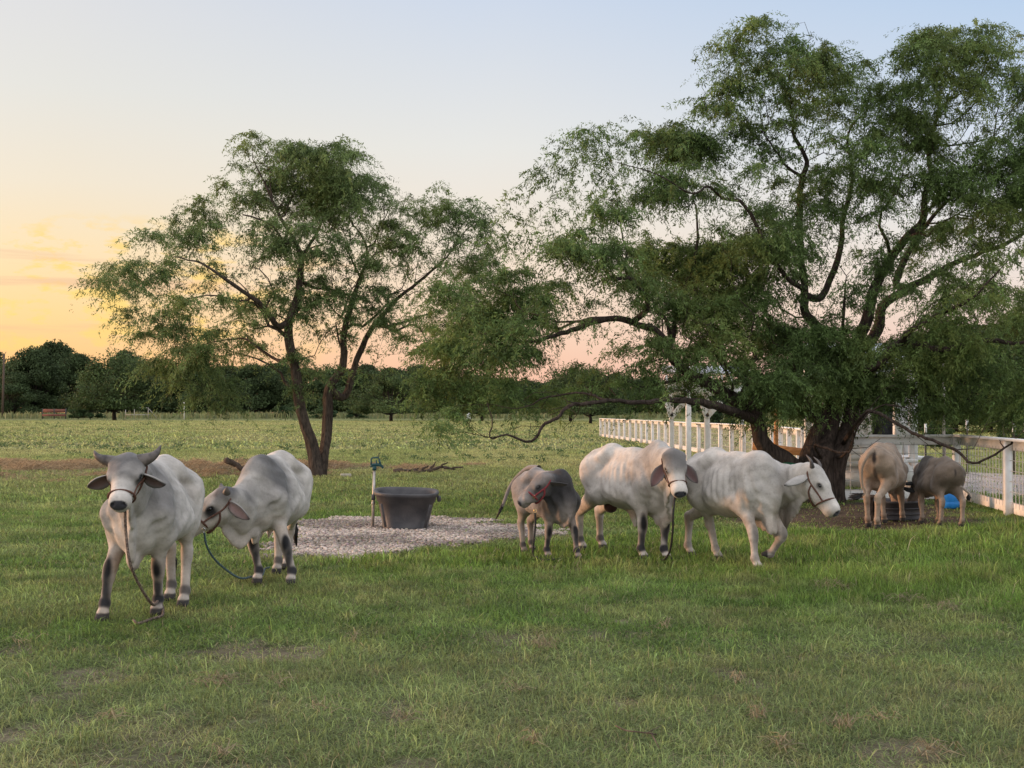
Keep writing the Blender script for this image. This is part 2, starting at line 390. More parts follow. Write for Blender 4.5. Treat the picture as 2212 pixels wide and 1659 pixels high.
def nv(v): v = np.asarray(tuple(v), float); return v/np.linalg.norm(v)
def ear_mesh(base, d, face, L, Wd, up=0.0, cup=.35, droop=.0):
    """leaf-shaped cupped ear: starts at base, runs along d, opens towards face"""
    d = nv(d); face = nv(np.asarray(face)-d*np.dot(face, d)); side = np.cross(d, face)
    nt, ns = 15, 9; T = np.linspace(0, 1, nt)
    half = Wd*.5*np.interp(T, [0,.1,.3,.55,.8,.93,1], [.42,.62,.96,1.0,.66,.32,.03])
    rows = {1: [], -1: []}
    for i, t in enumerate(T):
        c = base + d*L*t + np.array([0,0,-1])*droop*t*t*L
        for sgn in (1, -1):
            for j in range(ns):
                s_ = -1+2*j/(ns-1)
                th = .007*(1-.6*abs(s_)) + .003
                q = c + side*half[i]*s_ + face*(cup*half[i]*(abs(s_)**1.6)*(1-.3*t) + sgn*th)
                rows[sgn].append(q)
    V = np.array(rows[1]+rows[-1]); m = nt*ns; Q = []
    for i in range(nt-1):
        for j in range(ns-1):
            a = i*ns+j; Q.append((a, a+1, a+ns+1, a+ns)); Q.append((m+a, m+a+ns, m+a+ns+1, m+a+1))
        for j in (0, ns-1):
            a = i*ns+j; Q.append((a, a+ns, m+a+ns, m+a) if j == 0 else (a, m+a, m+a+ns, a+ns))
    for j in range(ns-1):
        a = (nt-1)*ns+j; Q.append((a, a+1, m+a+1, m+a))
    inner = np.zeros(2*m, bool); inner[:m] = True
    tt = np.repeat(T, ns); ss = np.tile(np.abs(np.linspace(-1, 1, ns)), nt)
    return V, np.array(Q), inner, np.concatenate([tt, tt]), np.concatenate([ss, ss])

WHITE = np.array((.47, .425, .38)); GREY = np.array((.125, .117, .113)); DARK = np.array((.016, .015, .016)); CREAM = np.array((.49, .37, .285))
PINK = np.array((.42, .24, .20)); NOSE = np.array((.022, .021, .024))

def make_cow(
             label, O, heading, s=1.0, legs=None, head=None, base=WHITE, fore=GREY, fore_k=.6, hump=1.0, horns=None,
             ears=None, dewlap=1.0, tail=None, belly=1.0, h=.0105, dark_legs=1.0, sheath=0, scrotum=0, udder=0, halter=None, extra_paint=(), ribs=0., neck_mid=None, group='zebu cattle in the paddock', rump=1.0, switch=True, darkhead=None, neck_r=1.0, chest_dx=0.0, jd=1.0, hdx=0.0, drop=None):
    """O = ground point under the middle of the body; heading = world angle (deg) of the nose direction.
    All joints are handled in the animal's own frame: x forward, y to its left, z up."""
    ca, sa = math.cos(R(heading)), math.sin(R(heading))
    hv = {k_: Vector(tuple(v_['hoof'])) for k_, v_ in legs.items()}
    mid = (hv['FL']+hv['FR']+hv['RL']+hv['RR'])/4
    O = (mid.x + ca*(.06*s+O[0]) - sa*O[1], mid.y + sa*(.06*s+O[0]) + ca*O[1])      # O was an offset in the animal's own frame
    Rw = np.array([[ca, -sa, 0], [sa, ca, 0], [0, 0, 1.0]])         # local -> world
    Ov = np.array((O[0], O[1], 0.0))
    toL = lambda p: (np.asarray(tuple(p), float)-Ov) @ Rw
    dirL = lambda v: nv(v) @ Rw
    root = empty('zebu_cow', (O[0], O[1], 0), label, 'cow', group, R(heading))
    # ---- head frame
    P = toL(head['poll']); u = dirL(head['u']); n_ = head.get('n', (0, 0, 1)); n = dirL(n_); n = nv(n - u*np.dot(n, u)); l = np.cross(n, u)
    hs = head.get('s', 1.0)*s
    H = lambda a, b, c: P + (u*a + l*b + n*c)*hs
    lo = np.array([-1.0*s, -.50*s, -.02]); hi = np.array([.85*s, .50*s, 1.55*s])
    for q in (H(0,0,0), H(.5,0,0), H(0,.16,.1), H(0,-.16,.1), H(.5,.1,-.2), H(.5,-.1,-.2), H(0,0,-.25), H(.1,0,-.2)+np.array((0,0,-.1*jd)), H(.1,.12,-.2), H(.1,-.12,-.2)): lo = np.minimum(lo, q-.10); hi = np.maximum(hi, q+.10)
    for k_, Lg in legs.items():
        q = toL(Lg['hoof']); lo[:2] = np.minimum(lo[:2], q[:2]-.12); hi[:2] = np.maximum(hi[:2], q[:2]+.12)
    lo[2] = -.02
    f = SDF(lo, hi, h)
    E = lambda c, r, k=.05, rot=None: f.ell(np.array(c)*s, np.array(r)*s, k*s, rot)
    C = lambda a, b, ra, rb, k=.04, lat=None, ls=1.: f.cone(np.array(a)*s, np.array(b)*s, ra*s, rb*s, k*s, lat, ls)
    Y1 = (0, 1, 0)
    # ---- trunk
    bz = belly
    E((.02, 0, .815), (.50, .24, .265), .05)
    E((-.08, 0, .775-.06*(bz-1)), (.38, .252*bz, .262*bz), .10)
    E((.30+chest_dx, 0, .78), (.27, .205, .31), .10)
    E((.47+chest_dx, 0, .70), (.15, .13, .20), .10)
    C((-.55, 0, 1.05), (-.33, 0, 1.10), .10, .105, .09)
    C((-.33, 0, 1.115), (.05, 0, 1.06), .085, .10, .10)
    C((.05, 0, 1.06), (.32, 0, 1.07), .10, .10, .12)
    E((-.50, 0, .93), (.22, .185*rump, .20), .09)
    for q in (1, -1):
        C((-.30, .12*q, 1.10), (-.34, .155*q, 1.06), .05, .05, .09)
        f.ell(np.array((-.17, .295*q, .98))*s, np.array((.08, .05, .12))*s, .10*s, None, sub=True)
        C((-.36, 0, 1.12), (-.50, .0, 1.08), .055, .05, .06)         # hip bone
        C((-.66, .085*q, 1.03), (-.60, .12*q, .88), .045, .07, .07)         # pin bone
        C((-.50, .13*q*rump, .93), (-.40, .155*q*rump, .70), .155, .115, .09)     # thigh
        C((.24+chest_dx, .12*q, 1.00), (.41+chest_dx, .165*q, .78), .065, .090, .09)       # shoulder blade
        C((.41+chest_dx, .170*q, .80), (.31+chest_dx, .165*q, .62), .10, .085, .05)
        C((-.10, .215*q, .70), (.20, .20*q, .68), .07, .07, .12)
    if hump:
        hx = .36+chest_dx+hdx
        hq = .55+.45*min(1, hump)
        C((hx-.14, 0, 1.02), (hx+.07, 0, 1.03+.07*hump), .085, .105*hq, .10, Y1, .8)
        C((hx+.02, 0, 1.05), (hx-.02, 0, 1.06+.09*hump), .125*hq, .095*hq, .08, Y1, .85)
    # ---- neck
    A0 = np.array((.38+chest_dx, 0, .95))*s; J = H(.10, 0, -.15)
    NB = H(.0, 0, -.07)
    nm = toL(neck_mid) if neck_mid is not None else (A0+NB)/2 + np.array((.03, 0, .0))*s
    lat1 = nv(np.cross((0, 0, 1.0), nm-A0)); lat2 = nv(np.cross((0,0,1.0), NB-nm)+1e-6)
    nr = neck_r
    f.cone(A0, nm, .20*s*nr, .165*s*nr, .10*s, lat1, .72); f.cone(nm, NB, .165*s*nr, .115*s*nr, .08*s, lat2, .78)
    top0 = np.array((.32+chest_dx, 0, 1.05))*s
    f.cone(top0, nm+np.array((0,0,.07))*s, .10*s, .085*s, .09*s, lat1, .8); f.cone(nm+np.array((0,0,.07))*s, H(-.02,0,-.02), .085*s, .08*s, .07*s)
    B0 = np.array((.47+chest_dx, 0, .76))*s; mb = nm+np.array((.02, 0, -.13))*s
    f.cone(B0, mb, .13*s, .095*s, .09*s, lat1, .7); f.cone(mb, J, .09*s, .055*s, .07*s, lat2, .8)
    # ---- dewlap: a thin hanging sheet from throat to brisket
    if dewlap:
        inn_ = smooth_path([J, mb, B0+np.array((.02,0,.0))*s, np.array((.42+chest_dx, 0, .60))*s, np.array((.26+chest_dx,0,.60))*s], 12)
        fv = nv(np.array((nm[0]-A0[0], nm[1]-A0[1], 0))+np.array((.25,0,0))*s)
        drop = drop or [(0,0,-.05*jd), (.0,0,-.155), (.06,0,-.175), (.04,0,-.13), (.0,0,-.04)]
        out_ = smooth_path([q_+np.array(d_)*s*dewlap+(fv*d_[0]*.5*s if i_ < 3 else 0) for i_, (q_, d_) in enumerate(zip([J, mb, B0+np.array((.02,0,.0))*s, np.array((.42+chest_dx, 0, .60))*s, np.array((.26+chest_dx,0,.60))*s], drop))], 12)
        for i in range(len(inn_)):
            a_ = inn_[max(i-1,0)]; b_ = inn_[min(i+1, len(inn_)-1)]; tn = nv(b_-a_); tn = nv(np.array((tn[0], tn[1], 0))+np.array((.25, 0, 0)))
            lt = np.array((-tn[1], tn[0], 0)); wob = lt*(.018*math.sin(i*1.15)*s*min(1, i/12)) + np.array((0,0,.008*math.sin(i*.9)*s))
            f.cone(inn_[i], out_[i]+wob, .06*s, .030*s, .035*s, lt, .36)
    # ---- head
    Hc = lambda a, b, ra, rb, k=.03, lat=None, ls=1.: f.cone(H(*a), H(*b), ra*hs, rb*hs, k*hs, lat, ls)
    RH = np.stack([u, l, n], 1)
    He = lambda c, r, k=.03: f.ell(H(*c), np.array(r)*hs, k*hs, RH)
    hw = head.get('w', 1.0)
    He((.065, 0, -.025), (.115, .112*hw, .09*head.get('dome', 1)), .03)
    Hc((.0, -.055*hw, .012), (.0, .055*hw, .012), .055, .055, .04)
    Hc((.03, 0, .015), (.16, 0, .012), .065, .062, .05, l, 1.25*hw)                   # broad forehead
    Hc((.10, 0, -.03), (.37, 0, -.048), .094, .062, .04, l, 1.02+.12*(hw-1))
    for q in (1, -1):
        Hc((.07, .068*q*hw, .004), (.16, .078*q*hw, .0), .048, .036, .03)            # brow
        Hc((.13, .097*q*hw, .012), (.19, .092*q*hw, .006), .016, .012, .02)         # eyelid ridge
        Hc((.10, .055*q, -.10), (.24, .045*q, -.10), .055, .04, .05)             # cheek
        Hc((.0, .085*q*hw, .02), (.03, .05*q, .02), .042, .05, .03)                 # horn base
    Hc((.13, 0, -.12), (.38, 0, -.095), .055, .040, .05)                        # jaw
    Hc((.418, -.038, -.040), (.418, .038, -.040), .036, .036, .03)
    mw = head.get('mw', 1.0)
    He((.385, 0, -.055), (.070, .074*mw, .056), .05)
    Hc((.22, 0, -.045), (.37, 0, -.05), .074, .062, .05, l, mw)                              # muzzle
    He((.405, 0, -.098), (.045, .052, .032), .02)                             # lower lip
    for q in (1, -1):
        f.cone(H(.448, .036*q, -.026), H(.470, .050*q, -.024), .012*hs, .016*hs, .006, sub=True)
        f.ell(H(.165, (.093*hw+.015)*q, -.002), (.024*hs, .014*hs, .014*hs), .012, RH, sub=True)
    # ---- legs
    legpts = {}
    for kx, Lg in legs.items():
        hf = toL(Lg['hoof']); side = 1 if kx[1] == 'L' else -1; lift = Lg.get('lift', 0.0); hf[2] = lift
        if kx[0] == 'F':
            top = np.array((.36+chest_dx, .14*side, .74))*s
            el = np.array((.31+chest_dx, .15*side, .62))*s
            fe = hf + np.array((-.045, 0, .125))*s if 'fet' not in Lg else toL(Lg['fet'])
            kn = Lg.get('knee'); kn = toL(kn) if kn is not None else np.array((el[0]*.35+fe[0]*.65+.035*s, el[1]*.35+fe[1]*.65, .37*s))
            f.cone(top, el, .105*s, .09*s, .05*s); f.cone(el, kn+(el-kn)*.12, .086*s, .050*s, .04*s, Y1, .9)
            f.cone(kn+nv(el-kn)*.04*s, kn-nv(kn-fe)*.045*s, .052*s, .046*s, .025*s)
            f.cone(kn, fe, .042*s, .034*s, .03*s)
            pr = .040
        else:
            top = np.array((-.42, .15*side*rump, .74))*s
            st = np.array((-.36, .16*side, .68))*s
            fe = hf + np.array((-.05, 0, .125))*s
            kn = Lg.get('hock'); kn = toL(kn) if kn is not None else np.array((fe[0]*.85-.47*.15*s-.045*s, fe[1]*.85+.15*side*s*.15, .43*s))
            f.cone(np.array((-.46, .13*side*rump, .84))*s, st, .155*s, .115*s, .08*s, Y1, .85); f.cone(st, kn+nv(st-kn)*.05*s, .105*s, .05*s, .06*s, Y1, .8)
            f.cone(kn+np.array((-.02,0,.02))*s, kn+np.array((-.012,0,-.05))*s, .044*s, .042*s, .02*s)
            f.cone(st+np.array((-.10,0,.02))*s, kn+np.array((-.028,0,.03))*s, .07*s, .022*s, .05*s)
            f.cone(kn, fe, .043*s, .036*s, .03*s)
            pr = .041
        f.ell(fe, np.array((.043, .043, .045))*s, .02*s)
        hd = Lg.get('hdir', None); fw = dirL(hd) if hd is not None else np.array((1.0, 0, 0))
        lt = np.array((-fw[1], fw[0], 0.))
        if lift < .04:
            co = hf + np.array((0, 0, .062))*s
            f.cone(fe, co, .036*s, .040*s, .02*s)
            for q in (1, -1):
                f.cone(co + lt*q*.020*s, hf + fw*.035*s + lt*q*.022*s + np.array((0,0,.020))*s, .027*s, .026*s, .008*s)
                f.cone(co + lt*q*.020*s - fw*.01*s, hf - fw*.015*s + lt*q*.020*s + np.array((0,0,.018))*s, .025*s, .022*s, .008*s)
            legpts[kx] = (kn, fe, co, hf, fw)
        else:
            tip = hf
            co = fe + (tip-fe)*.55
            f.cone(fe, co, .036*s, .036*s, .02*s)
            for q in (1, -1): f.cone(co+lt*q*.018*s, tip+lt*q*.022*s, .030*s, .022*s, .01*s)
            legpts[kx] = (kn, fe, co, tip, fw)
    if sheath:
        C((-.12, 0, .60), (.02, 0, .52), .06, .05, .05, Y1, .5); C((-.02, 0, .54), (.05, 0, .53-.12*sheath), .075, .030, .04, Y1, .35)
    if scrotum: C((-.36, 0, .66), (-.36, 0, .66-.13*scrotum), .05, .078, .03)
    if udder: E((-.33, 0, .60), (.14, .11, .10), .06)
    # loose skin: faint ribs and folds along the flanks
    gx = f.ax[0][:, None, None]; gy = f.ax[1][None, :, None]; gz = f.ax[2][None, None, :]
    if ribs:
        m = np.exp(-((gx-.02*s)/(.24*s))**2)*np.exp(-((gz-.88*s)/(.17*s))**2)
        f.f += (ribs*.0085*np.sin((gx*1.0+gz*.33)/(.060*s)*2*math.pi*.5*1.4)*m).astype(np.float32)
    m = np.exp(-((gx-.52*s)/(.20*s))**2)*np.exp(-((gz-.78*s)/(.22*s))**2)
    sk = np.sin(gx*23+4*np.sin(gz*9)+3*gy)*np.sin(gz*19+5*gx+3*np.sin(gy*11)) + .6*np.sin(gz*47+12*gx+4*np.sin(gx*13))*np.sin(gx*17+gy*9)
    f.f += (.0042*sk*np.clip((gz/s-.45)*4, 0, 1)*np.exp(-np.clip((gx/s-.75)*8, 0, 8))).astype(np.float32)
    f.f += (.0085*np.sin(gx/s*52+3*np.sin(gz/s*7)+gy*18)*m).astype(np.float32)
    V, Q = f.mesh()
    # ---- coat colours (patches that belong to the animal)
    col = np.tile(base, (len(V), 1)).astype(float)
    patch = fbm(V[:, 0]*3.2+V[:, 1]*2.1+len(label), V[:, 2]*3.0+V[:, 1]*1.7, 4)
    def paint(c, r, color, k=1.0, axes=None, soft=.5, noisy=False):
        d = V - np.asarray(c)
        if axes is not None: d = d @ np.asarray(axes)
        q = np.sqrt(((d/np.asarray(r))**2).sum(1)) if np.ndim(r) else np.linalg.norm(d, axis=1)/r
        w = (1-sstep(1-soft, 1, q))*k
        if noisy: w = w*np.clip(.35+1.3*sstep(.32, .66, patch), 0, 1.15)
        col[:] = col*(1-w[:, None]) + np.asarray(color)*w[:, None]
    z = V[:, 2]/s
    w = (sstep(.75, .40, z)*.35)[:, None]; col[:] = col*(1-w) + CREAM*w
    fk = fore_k
    paint(np.array((.33, 0, .98))*s, np.array((.40, .75, .46))*s, fore, 1.0*fk, soft=.7, noisy=True)
    paint(nm, np.array((.34, .40, .34))*s, fore, .9*fk, soft=.7, noisy=True)
    paint(np.array((.40, 0, .62))*s, np.array((.26, .40, .24))*s, base, .55, soft=.9)
    if fk > .3: paint(np.array((.36, 0, 1.20))*s, np.array((.24, .25, .20))*s, fore*.6, .8*fk, soft=.8)
    fh = darkhead if darkhead is not None else fore
    paint(H(.04, 0, .05), np.array((.24, .22, .18))*hs, fh, 1.0*min(1, fk+.35), RH, .5, True)
    for q in (1, -1):
        paint(H(.17, .09*q*hw, -.03), np.array((.09, .065, .08))*hs, fh*.35, 1.0*min(1, fk+.2), RH, .7)
        paint(H(.166, (.088*hw+.010)*q, -.004), np.array((.052, .045, .038))*hs, DARK, 1.0, RH, .5)
    paint(H(.37, 0, -.04), np.array((.09, .12, .12))*hs, base*1.35, .95, RH, .5)
    if head.get('pale', 0): paint(H(.2, 0, 0), np.array((.3, .15, .16))*hs, base*1.08, head['pale'], RH, .7)
    paint(H(.468, 0, -.034), np.array((.050, .080, .052))*hs, NOSE*2.0, 1.0, RH, .15)
    for q in (1, -1): paint(H(.458, .044*q, -.026), np.array((.022, .020, .018))*hs, NOSE*.3, 1.0, RH, .5)
    paint(H(.43, 0, -.115), np.array((.03, .045, .014))*hs, GREY*.6, .7, RH, .5)
    dk = dark_legs
    for kx, (kn, fe, co, hf, fw) in legpts.items():
        if kx[0] == 'F':
            paint(kn+fw*.035*s+np.array((0,0,.02))*s, np.array((.065, .052, .15))*s, DARK, 1.0*dk, soft=.6)
            paint(kn*.5+fe*.5+fw*.02*s, np.array((.056, .048, .25))*s, DARK*2.0, .95*dk, soft=.65)
        else:
            paint(kn+np.array((-.03,0,.0))*s, np.array((.04,.05,.06))*s, GREY, .3*dk, soft=.8)
        paint(fe+fw*.012*s, np.array((.070, .070, .065))*s, DARK*1.9, (1.0 if kx[0] == 'F' else .8)*max(dk, .45), soft=.4)
        d = co-fe; dn = nv(d); paint(co*.75+fe*.25, np.array((.07, .07, .010))*s, base*1.05, .8, soft=.45)
        q = (V-(co+(hf-co)*.02)) @ nv(hf-co) ; near = np.linalg.norm(V[:, :2]-(hf+fw*.01)[:2], axis=1) < .085*s
        wq = (sstep(-.004, .006, q)*near)[:, None]; col[:] = col*(1-wq) + np.array((.050,.045,.042))*wq
    paint(np.array((-.02, 0, .48))*s, np.array((.14,.1,.12))*s, CREAM*np.array((1.,.8,.7)), .6*(1 if sheath else .3), soft=.6)
    if scrotum: paint(np.array((-.36, 0, .52))*s, np.array((.10,.11,.12))*s, np.array((.07,.03,.025)), 1, soft=.25)
    if udder: paint(np.array((-.33, 0, .54))*s, np.array((.12,.10,.09))*s, PINK, .7, soft=.6)
    for c, r, cc, k in extra_paint: paint(np.array(c)*s, np.array(r)*s, cc, k, soft=.6)
    st = sstep(.54, .72, fbm(V[:, 0]*6+V[:, 1]*5+len(label)*3, V[:, 2]*5+V[:, 1]*2, 4))*np.clip(1.25-z, 0, .8)*.45
    col[:] = col*(1-st[:, None]) + col*np.array((.62, .50, .38))*st[:, None]
    sp_ = sstep(.70, .80, fbm(V[:, 0]*34+V[:, 1]*21, V[:, 2]*34+V[:, 1]*17, 2))*.35
    col[:] = col*(1-sp_[:, None]) + col*.55*sp_[:, None]
    mott = fbm(V[:, 0]*9+V[:, 1]*3+5, V[:, 2]*9+V[:, 1]*4, 4); mott2 = fbm(V[:, 0]*26+7, V[:, 2]*17+V[:, 1]*20, 3)
    col *= (1 + .34*(mott-.5) + .20*(mott2-.5))[:, None]
    Vs = [V]; Qs = [Q]; Cs = [col]; off = len(V)
    # ---- ears (joined to the body mesh)
    for e in (ears or []):
        sd = e['side']; bpt = H(e.get('a', .015), .098*sd*hw, e.get('c', -.035))
        ev, eq, inn, tt, ss = ear_mesh(bpt, dirL(e['d']), dirL(e['face']), e.get('L', .24)*hs, e.get('W', .115)*hs, cup=e.get('cup', .4), droop=e.get('droop', 0))
        ec = np.tile(base*.95, (len(ev), 1)); ecol = e.get('col', fore*1.3)
        ec = ec*(1-e.get('k', .4)) + ecol*e.get('k', .4)
        ec[inn] = (e.get('inner', np.array((.12, .075, .065)))*(1-ss[inn]**3)[:, None] + ecol*(ss[inn]**3)[:, None])
        edge = sstep(.8, 1.0, tt)[:, None]; ec = ec*(1-edge*.7) + DARK*2*edge*.7
        Vs.append(ev); Qs.append(eq+off); Cs.append(ec); off += len(ev)
    # ---- tail (joined to the body mesh)
    if tail is not None:
        tp = smooth_path([toL(p) for p in tail['pts']], 5); nn = len(tp)
        mb_ = MB(); rad = np.interp(np.linspace(0, 1, nn), [0, .15, .6, 1], [.036, .027, .020, .015])*s*tail.get('r', 1)
        mb_.tube(tp, rad, 10)
        tv = np.concatenate(mb_.V); tc_ = np.tile(base*.9, (len(tv), 1)); tcol = tail.get('col')
        if tcol is not None: tc_[:] = tcol
        tq = np.concatenate(mb_.Q); tq = tq
        Vs.append(tv); Qs.append(tq+off); Cs.append(tc_); off += len(tv)
    body = mesh_np('body', np.concatenate(Vs), np.concatenate(Qs), M['coat'], root, col=np.clip(np.concatenate(Cs), .004, .9))
    # ---- horns
    for hn in (horns or []):
        sd = hn['side']; pts = smooth_path([H(-.005, .080*sd*hw, .02)] + [H(*p) for p in hn['pts']], 5)
        mb_ = MB(); rr = np.linspace(1, .0, len(pts))**.75*hn.get('r', .034)*hs + .002
        mb_.tube(pts, rr, 14); mb_.build('horn', M['horn'], root, smooth=True)
    # ---- eyes
    for q in (1, -1):
        mb_ = MB(); c = H(.165, (.080*hw+.013)*q, .000)
        rings = []
        th = np.linspace(.001, math.pi-.001, 9); ph = np.linspace(0, 2*math.pi, 13)[:-1]
        Vv = np.array([c + .019*hs*(u*1.2*math.sin(a)*math.cos(b)+l*math.cos(a)+n*math.sin(a)*math.sin(b)) for a in th for b in ph])
        Qq = [(i*12+j, i*12+(j+1)%12, (i+1)*12+(j+1)%12, (i+1)*12+j) for i in range(8) for j in range(12)]
        mb_.add(Vv, Qq); mb_.build('eye', M['eye'], root, smooth=True)
    # ---- tail switch
    if tail is not None and switch:
        mb_ = MB(); r_ = random.Random(len(label)); e0 = tp[-1]; dd = nv(tp[-1]-tp[-4]); sl_ = tail.get('switch', .20)*s; sw = tail.get('spread', .35)
        dn = np.array(tail.get('hang', (0, 0, -1.0))); dn = dn if 'hang' not in tail else dirL(tail['hang'])
        for i in range(70):
            st = tp[-1-r_.randrange(0, 5)]; v = nv(dd*.6+dn*.8+np.array([r_.gauss(0, sw) for _ in range(3)])*.55)
            v2 = nv(v+dn*.8); ll = sl_*r_.uniform(.6, 1.1)
            mb_.tube([st, st+v*ll*.4+np.array([r_.gauss(0,.008) for _ in range(3)]), st+v*ll*.4+v2*ll*.6], [.009*s, .008*s, .0015], 4)
        mb_.build('tail_switch', M['hair'], root, smooth=True)
    # ---- halter (worn)
    if halter:
        hr = empty('halter', (0, 0, 0), None, None); hr.parent = root
        rm = M[halter.get('mat', 'rope_brown')]; rr = halter.get('r', .0085)*hs
        a0 = halter.get('a', .30)
        nose = [H(a0 + .02*math.cos(t), .094*math.sin(t)*halter.get('w', 1), -.062 + .080*math.cos(t)*halter.get('hgt', 1.12)) for t in np.linspace(0, 2*math.pi, 25)]
        mb_ = MB(); mb_.tube(nose, rr, 7, cap=False); mb_.build('noseband', rm, hr, smooth=True)
        for q in (1, -1):
            mb_ = MB()
            mb_.tube(smooth_path([H(a0, .090*q, -.065), H(.21, .098*q, -.06), H(.11, .112*q*hw, -.06), H(.05, .116*q*hw, -.05), H(-.01, .115*q*hw, -.02), H(-.04, .06*q, .03), H(-.045, 0, .045)], 5), rr, 7)
            mb_.tube(smooth_path([H(.11, .112*q*hw, -.06), H(.16, .10*q, -.13), H(.25, .03*q, -.175), H(.28, 0, -.17)], 5), rr, 7)
            mb_.build('cheek_strap', rm, hr, smooth=True)
            if halter.get('ring'):
                mb_ = MB(); c = H(a0, .096*q, -.065)
                mb_.tube([c + (u*math.cos(t)+n*math.sin(t))*.018*hs for t in np.linspace(0, 2*math.pi, 13)], .004*hs, 6, cap=False); mb_.build('ring', M[halter['ring']], hr, smooth=True)
    Wd = lambda p: Vector(tuple(Rw @ np.asarray(p) + Ov))
    root['_'] = 0; del root['_']
    return dict(root=root, H=lambda a, b, c: Wd(H(a, b, c)), Wd=Wd)

# ------------------------------------------------------------------ the seven cattle
def lead_rope(name, pts, label, mat, r=.008, clip='steel', group=None):
    root = empty(name, tuple(pts[0]), label, 'lead rope', group)
    P = smooth_path(pts, 8) - np.array(tuple(pts[0]))
    mb = MB(); mb.tube(P, r, 8); mb.build('rope', M[mat], root, smooth=True)
    d = nv(P[1]-P[0]); s_ = nv(np.cross(d, (0,1,0))+1e-6)
    mb = MB(); c = P[0]
    mb.tube([c + (d*math.cos(t)+s_*math.sin(t)*.6)*.022 - d*.02 for t in np.linspace(0, 2*math.pi, 13)], .0045, 6, cap=False)
    mb.tube([c, c+d*.035], [.008, .010], 8)
    mb.build('snap_clip', M[clip], root, smooth=True)
    return root
def cattle():
    # A: front left, facing the camera, horned
    c = make_cow('horned grey-white bull facing the camera, head up, standing at the front left', (0, 0), -91, s=1.02,
        legs={'FR': dict(hoof=G(222,1341), hdir=(-.15,-1,0)), 'FL': dict(hoof=G(338,1330), hdir=(.05,-1,0)), 'RR': dict(hoof=G(367,1297), hdir=(-.1,-1,0)), 'RL': dict(hoof=G(396,1311), hdir=(0,-1,0))},
        head=dict(poll=W(275,1003,10.30), u=(.06,-.80,-.60), n=(0,-.6,.80), s=.92, w=1.24, mw=1.0),
        horns=[dict(side=1, pts=[(-.02,.15,.03),(-.035,.20,.045),(-.075,.235,.06),(-.13,.255,.08)], r=.058), dict(side=-1, pts=[(-.02,-.15,.03),(-.03,-.20,.045),(-.055,-.24,.06),(-.105,-.265,.07)], r=.052)],
        ears=[dict(side=-1, d=(-.92,-.10,-.34), face=(-.1,-.66,-.75), a=.07, c=-.05, L=.195, W=.135, droop=.10, k=.12, cup=.6), dict(side=1, d=(.94,-.12,-.30), face=(.1,-.66,-.75), a=.07, c=-.05, L=.20, W=.135, droop=.10, k=.12, cup=.6)],
        fore_k=.62, hump=.35, dewlap=1.35, belly=1.05, sheath=.3,
        tail=dict(pts=[W(372,1000,12.0), W(366,1030,12.12), W(371,1100,12.1), W(372,1180,12.1)], switch=.38, spread=.12),
        halter=dict(mat='rope_brown', a=.325, w=1.1), darkhead=np.array((.19,.175,.165)))
    m0 = c['H'](.30, 0, -.19)
    lead_rope('lead_rope', [m0, W(272,1150,10.2), W(280,1212,10.15), W(300,1262,10.3), W(330,1306,10.55), G(345,1322)+Vector((0,0,.10)), G(352,1335)+Vector((0,0,.03)), G(330,1342)+Vector((0,0,.02)), G(300,1355)+Vector((0,0,.03)), G(288,1349)+Vector((0,0,.03))],
        'brown and tan lead rope hanging from the front left bull and trailing on the grass', 'rope_mixed', .011, 'steel', 'lead ropes')
    # B: behind A, head down to the left against A's rump
    c = make_cow('grey-humped white bull turning its head to nuzzle the flank of the horned bull', (0, -.06), -96, s=1.0,
        legs={'FR': dict(hoof=G(556,1262), hdir=(0,-1,0)), 'FL': dict(hoof=G(628,1264), hdir=(.1,-1,0)), 'RR': dict(hoof=G(598,1240), hdir=(0,-1,0)), 'RL': dict(hoof=G(618,1229), hdir=(0,-1,0))},
        head=dict(poll=W(487,1072,12.5), u=(-.80,-.28,-.54), n=(-.52,-.25,.80), s=1.10),
        neck_mid=W(520,1098,12.75), horns=[dict(side=1, pts=[(-.02,.125,.055),(-.04,.15,.085)], r=.040), dict(side=-1, pts=[(-.02,-.125,.055),(-.04,-.15,.085)], r=.040)],
        ears=[dict(side=1, d=(.70,-.25,-.50), face=(.1,-.8,-.45), L=.24, W=.105, k=.3, inner=np.array((.30,.20,.19))), dict(side=-1, d=(-.2,.9,-.3), face=(-.8,-.2,-.4), L=.22, k=.3)],
        fore_k=.85, hump=.4, hdx=.05, dewlap=1.5, drop=[(0,0,-.07),(.0,0,-.13),(.05,0,-.16),(.04,0,-.12),(.0,0,-.04)], belly=1.17, sheath=.9,
        tail=dict(pts=[W(628,1000,14.35), W(636,1060,14.45), W(635,1110,14.4), W(637,1128,14.4)], switch=.26, spread=.10), halter=dict(mat='rope_brown', a=.27), darkhead=np.array((.125,.115,.11)))
    lead_rope('lead_rope', [W(441,1150,12.0), W(446,1178,12.05), W(462,1206,12.2), W(490,1232,12.4), W(520,1249,12.6), G(548,1256)+Vector((0,0,.05)), G(566,1254)+Vector((0,0,.05)), G(572,1240)+Vector((0,0,.05)), G(582,1232)+Vector((0,0,.03))],
        'teal lead rope curving to the hooves of the nuzzling bull', 'rope_teal', .010, 'steel', 'lead ropes')
